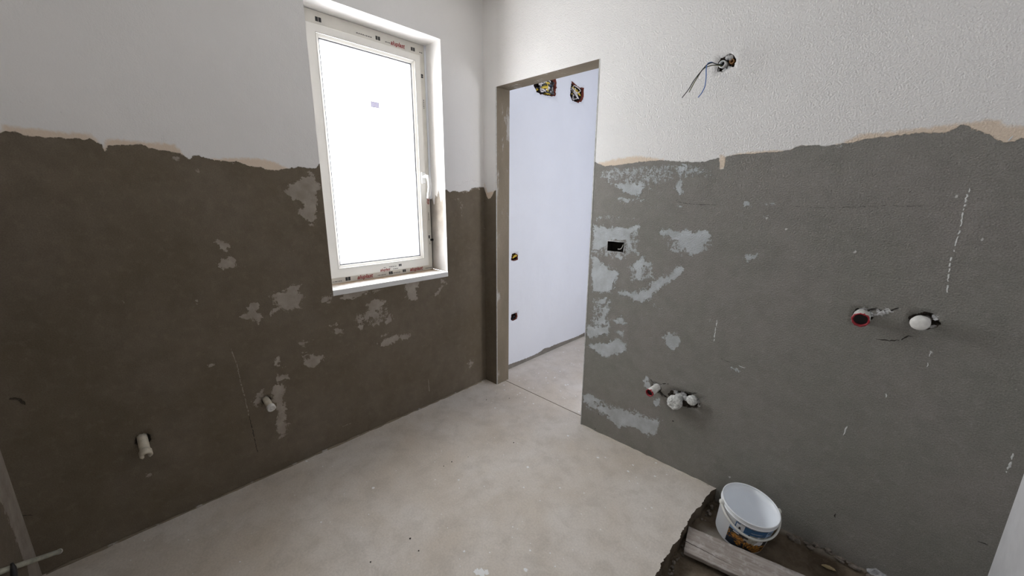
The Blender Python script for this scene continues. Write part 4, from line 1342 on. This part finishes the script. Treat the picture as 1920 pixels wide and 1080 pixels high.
# bail handle, folded down to the camera side
R1 = BR + 0.008
pv = BH - 0.015
path = []
drop = math.radians(28)
TW = math.radians(-7)
hx = fx * math.cos(TW) + fy * math.sin(TW)
hy = -fx * math.sin(TW) + fy * math.cos(TW)
for k in range(41):
    a = -math.pi / 2 + math.pi * k / 40
    path.append(BN * pv + hy * math.sin(a) * R1 + (hx * math.cos(drop) - BN * math.sin(drop)) * math.cos(a) * (R1 + 0.006))
bm = bmesh.new()
tube(bm, path, 0.0054, 10, True, 0.75)
hb = link('handle', from_bm('handle', bm), M_bhandle, bk)
for s in (-1, 1):
    bm = bmesh.new()
    c = BN * pv + hy * s * (BR + .002)
    lathe(bm, [(0.011, -0.006), (0.011, 0.008), (0.008, 0.011), (0, 0.011)], c, hy * s, 16)
    link('handle_boss', from_bm('handle_boss', bm), M_bhandle, bk)
# label: small curved quads, the material chosen cell by cell
NU, NV = 96, 54
th0, th1, h0, h1 = -1.12, 0.52, 0.012, BH - 0.030
LM = [M_lwhite, M_lblue, M_lsky, M_lnavy, M_lgold, M_lgrey, M_black_ink]


def label_cell(u, v):
    """u 0..1 left to right, v 0..1 bottom to top -> material index"""
    w = mnoise.noise(Vector((u * 9, v * 6, 1)))
    if v > 0.74:                                     # top band
        if u < 0.10:
            return None
        if u < 0.30:
            if u < 0.125 or v > 0.97 and u < 0.2:
                return 1
            return 6 if (0.19 < u < 0.26 and 0.77 < v < 0.87 and w > -0.1) else 0
        if u < 0.80:
            if 0.45 < u < 0.70 and 0.83 < v < 0.86 and int(u * 96) % 3 < 2:
                return 0
            return 1
        if u < 0.97:
            return 6 if (abs(u - .86) < .018 or abs(u - .91) < .018) and .86 < v < .95 else 2
        return 1
    if v > 0.62 and u < 0.42:
        return 2
    if v > 0.52 and u < 0.45:
        return 0 if (0.10 < u < 0.24 and .56 < v < .59) else 6
    curve = 0.50 - 0.32 * u + 0.10 * w
    if v > curve + 0.08 and u > 0.36:
        if 0.82 < u < 0.97 and v < 0.58:
            return 6
        return 5 if u < 0.62 or w > 0 else 0
    if v > curve - 0.26:
        if abs(w) < 0.10 or w > 0.34:
            return 3
        return 4
    return 3 if u > 0.06 or v < .2 else 1


vs, fs, mi = [], [], []
for i in range(NU + 1):
    for j in range(NV + 1):
        vs.append(bpt(th0 + (th1 - th0) * i / NU, h0 + (h1 - h0) * j / NV, 0.0006))
for i in range(NU):
    for j in range(NV):
        c = label_cell((i + .5) / NU, (j + .5) / NV)
        if c is not None:
            fs.append((i * (NV + 1) + j, (i + 1) * (NV + 1) + j, (i + 1) * (NV + 1) + j + 1, i * (NV + 1) + j + 1))
            mi.append(c)
tag(link('label', mesh('label', vs, fs, mi), LM, bk, smooth=True), 'printed label, blue band over a golden picture')

# ------------------------------------------------------------------ plank, rod, loose bits
ang = math.atan2(0.067, 0.394) + 0.015
pk = thing('plank', 'dusty grey wooden plank lying in the floor pit before the bucket', 'plank', (1.670, -0.363, -0.030))
pk.rotation_euler = (0.012, 0.0, ang)
bm = bmesh.new()


def plank_piece(name, y0, y1, x0, x1, seed):
    rnd = random.Random(seed)
    nxp = 40
    bm = bmesh.new()
    rows = []
    for k in range(nxp + 1):
        x = x0 + (x1 - x0) * k / nxp
        if k == 0:
            dx = [rnd.uniform(-.004, .002) for _ in range(4)]
        else:
            dx = [0] * 4
        a, b = y0 + rnd.uniform(-.0012, .0012), y1 + rnd.uniform(-.0012, .0012)
        zt = rnd.uniform(-.0006, .0006)
        rows.append([bm.verts.new(p) for p in ((x + dx[0], a, -0.019), (x + dx[1], a, -0.003 + zt), (x + dx[1], a + .003, zt), (x + dx[2], b - .003, zt), (x + dx[2], b, -0.003 + zt), (x + dx[3], b, -0.019))])
    for r0, r1 in zip(rows, rows[1:]):
        for k in range(6):
            bm.faces.new((r0[k], r0[(k + 1) % 6], r1[(k + 1) % 6], r1[k]))
    bm.faces.new(rows[0][::-1])
    bm.faces.new(rows[-1])
    bmesh.ops.recalc_face_normals(bm, faces=bm.faces)
    link(name, from_bm(name, bm), M_wood, pk)


plank_piece('board', -0.071, 0.072, 0.0, 0.74, 2)
bm = bmesh.new()
cr = [(-0.001 + .006 * k, -0.020 + random.uniform(-.0012, .0012) - .0006 * k, 0.0004) for k in range(34)]
tube(bm, cr, [0.0011 * (1 - k / 36) + .0002 for k in range(34)], 5)
tag(link('split', from_bm('split', bm), M_grit, pk), 'dark split along the grain')

rod = thing('plastic_pipe', 'thin pale plastic pipe slanting along the foot of the end wall', 'pipe', (0.050, -2.190, 0.098))
A, B = Vector((0.425, -2.2535, 0.353)), Vector((0.050, -2.190, 0.098))
bm = bmesh.new()
d = (A - B)
tube(bm, [d * (k / 10) for k in range(11)], 0.0082, 14)
link('tube', from_bm('tube', bm), M_rod, rod)
bm = bmesh.new()
tube(bm, [d.normalized() * -0.0012, d.normalized() * 0.006], 0.0092, 14)
tag(link('end_ring', from_bm('end_ring', bm), M_plugw, rod), 'whitish cut end')
bm = bmesh.new()
cpos = d * 0.835
tube(bm, [cpos + Vector((0, 0.012, 0.014)), cpos + Vector((0.006, 0.013, 0.0)), cpos + Vector((.012, 0.012, -0.016)), cpos + Vector((.016, 0.010, -0.03))], [0.003, .0065, .0075, .008], 10)
tag(link('clip', from_bm('clip', bm), M_black, rod), 'black pointed plastic clip')


def loose(name, label, cat, c, r, sq, mat, seed, rz=0.0):
    bm = bmesh.new()
    lump(bm, (0, 0, 0), r, sq, .45, 2, seed)
    o = link(name, from_bm(name, bm), mat)
    o.location, o.rotation_euler = c, (0, 0, rz)
    tag(o, label, cat)


loose('stone_chip', 'pale stone chip lying in the pit left of the bucket', 'stone', (1.690, -0.120, -0.060), 0.0085, (1, 1.2, .7), M_stone, 3)
loose('wood_chip', 'pale yellowish wood chip lying in the pit right of the bucket', 'wood chip', (2.126, -0.075, -0.060), 0.016, (1.5, .5, .35), M_chip, 5, 0.2)
loose('mortar_lump', 'grey mortar lump at the wall foot right of the bucket', 'rubble', (2.27, -0.020, -0.030), 0.024, (1.3, .8, .8), M_greyst, 8)
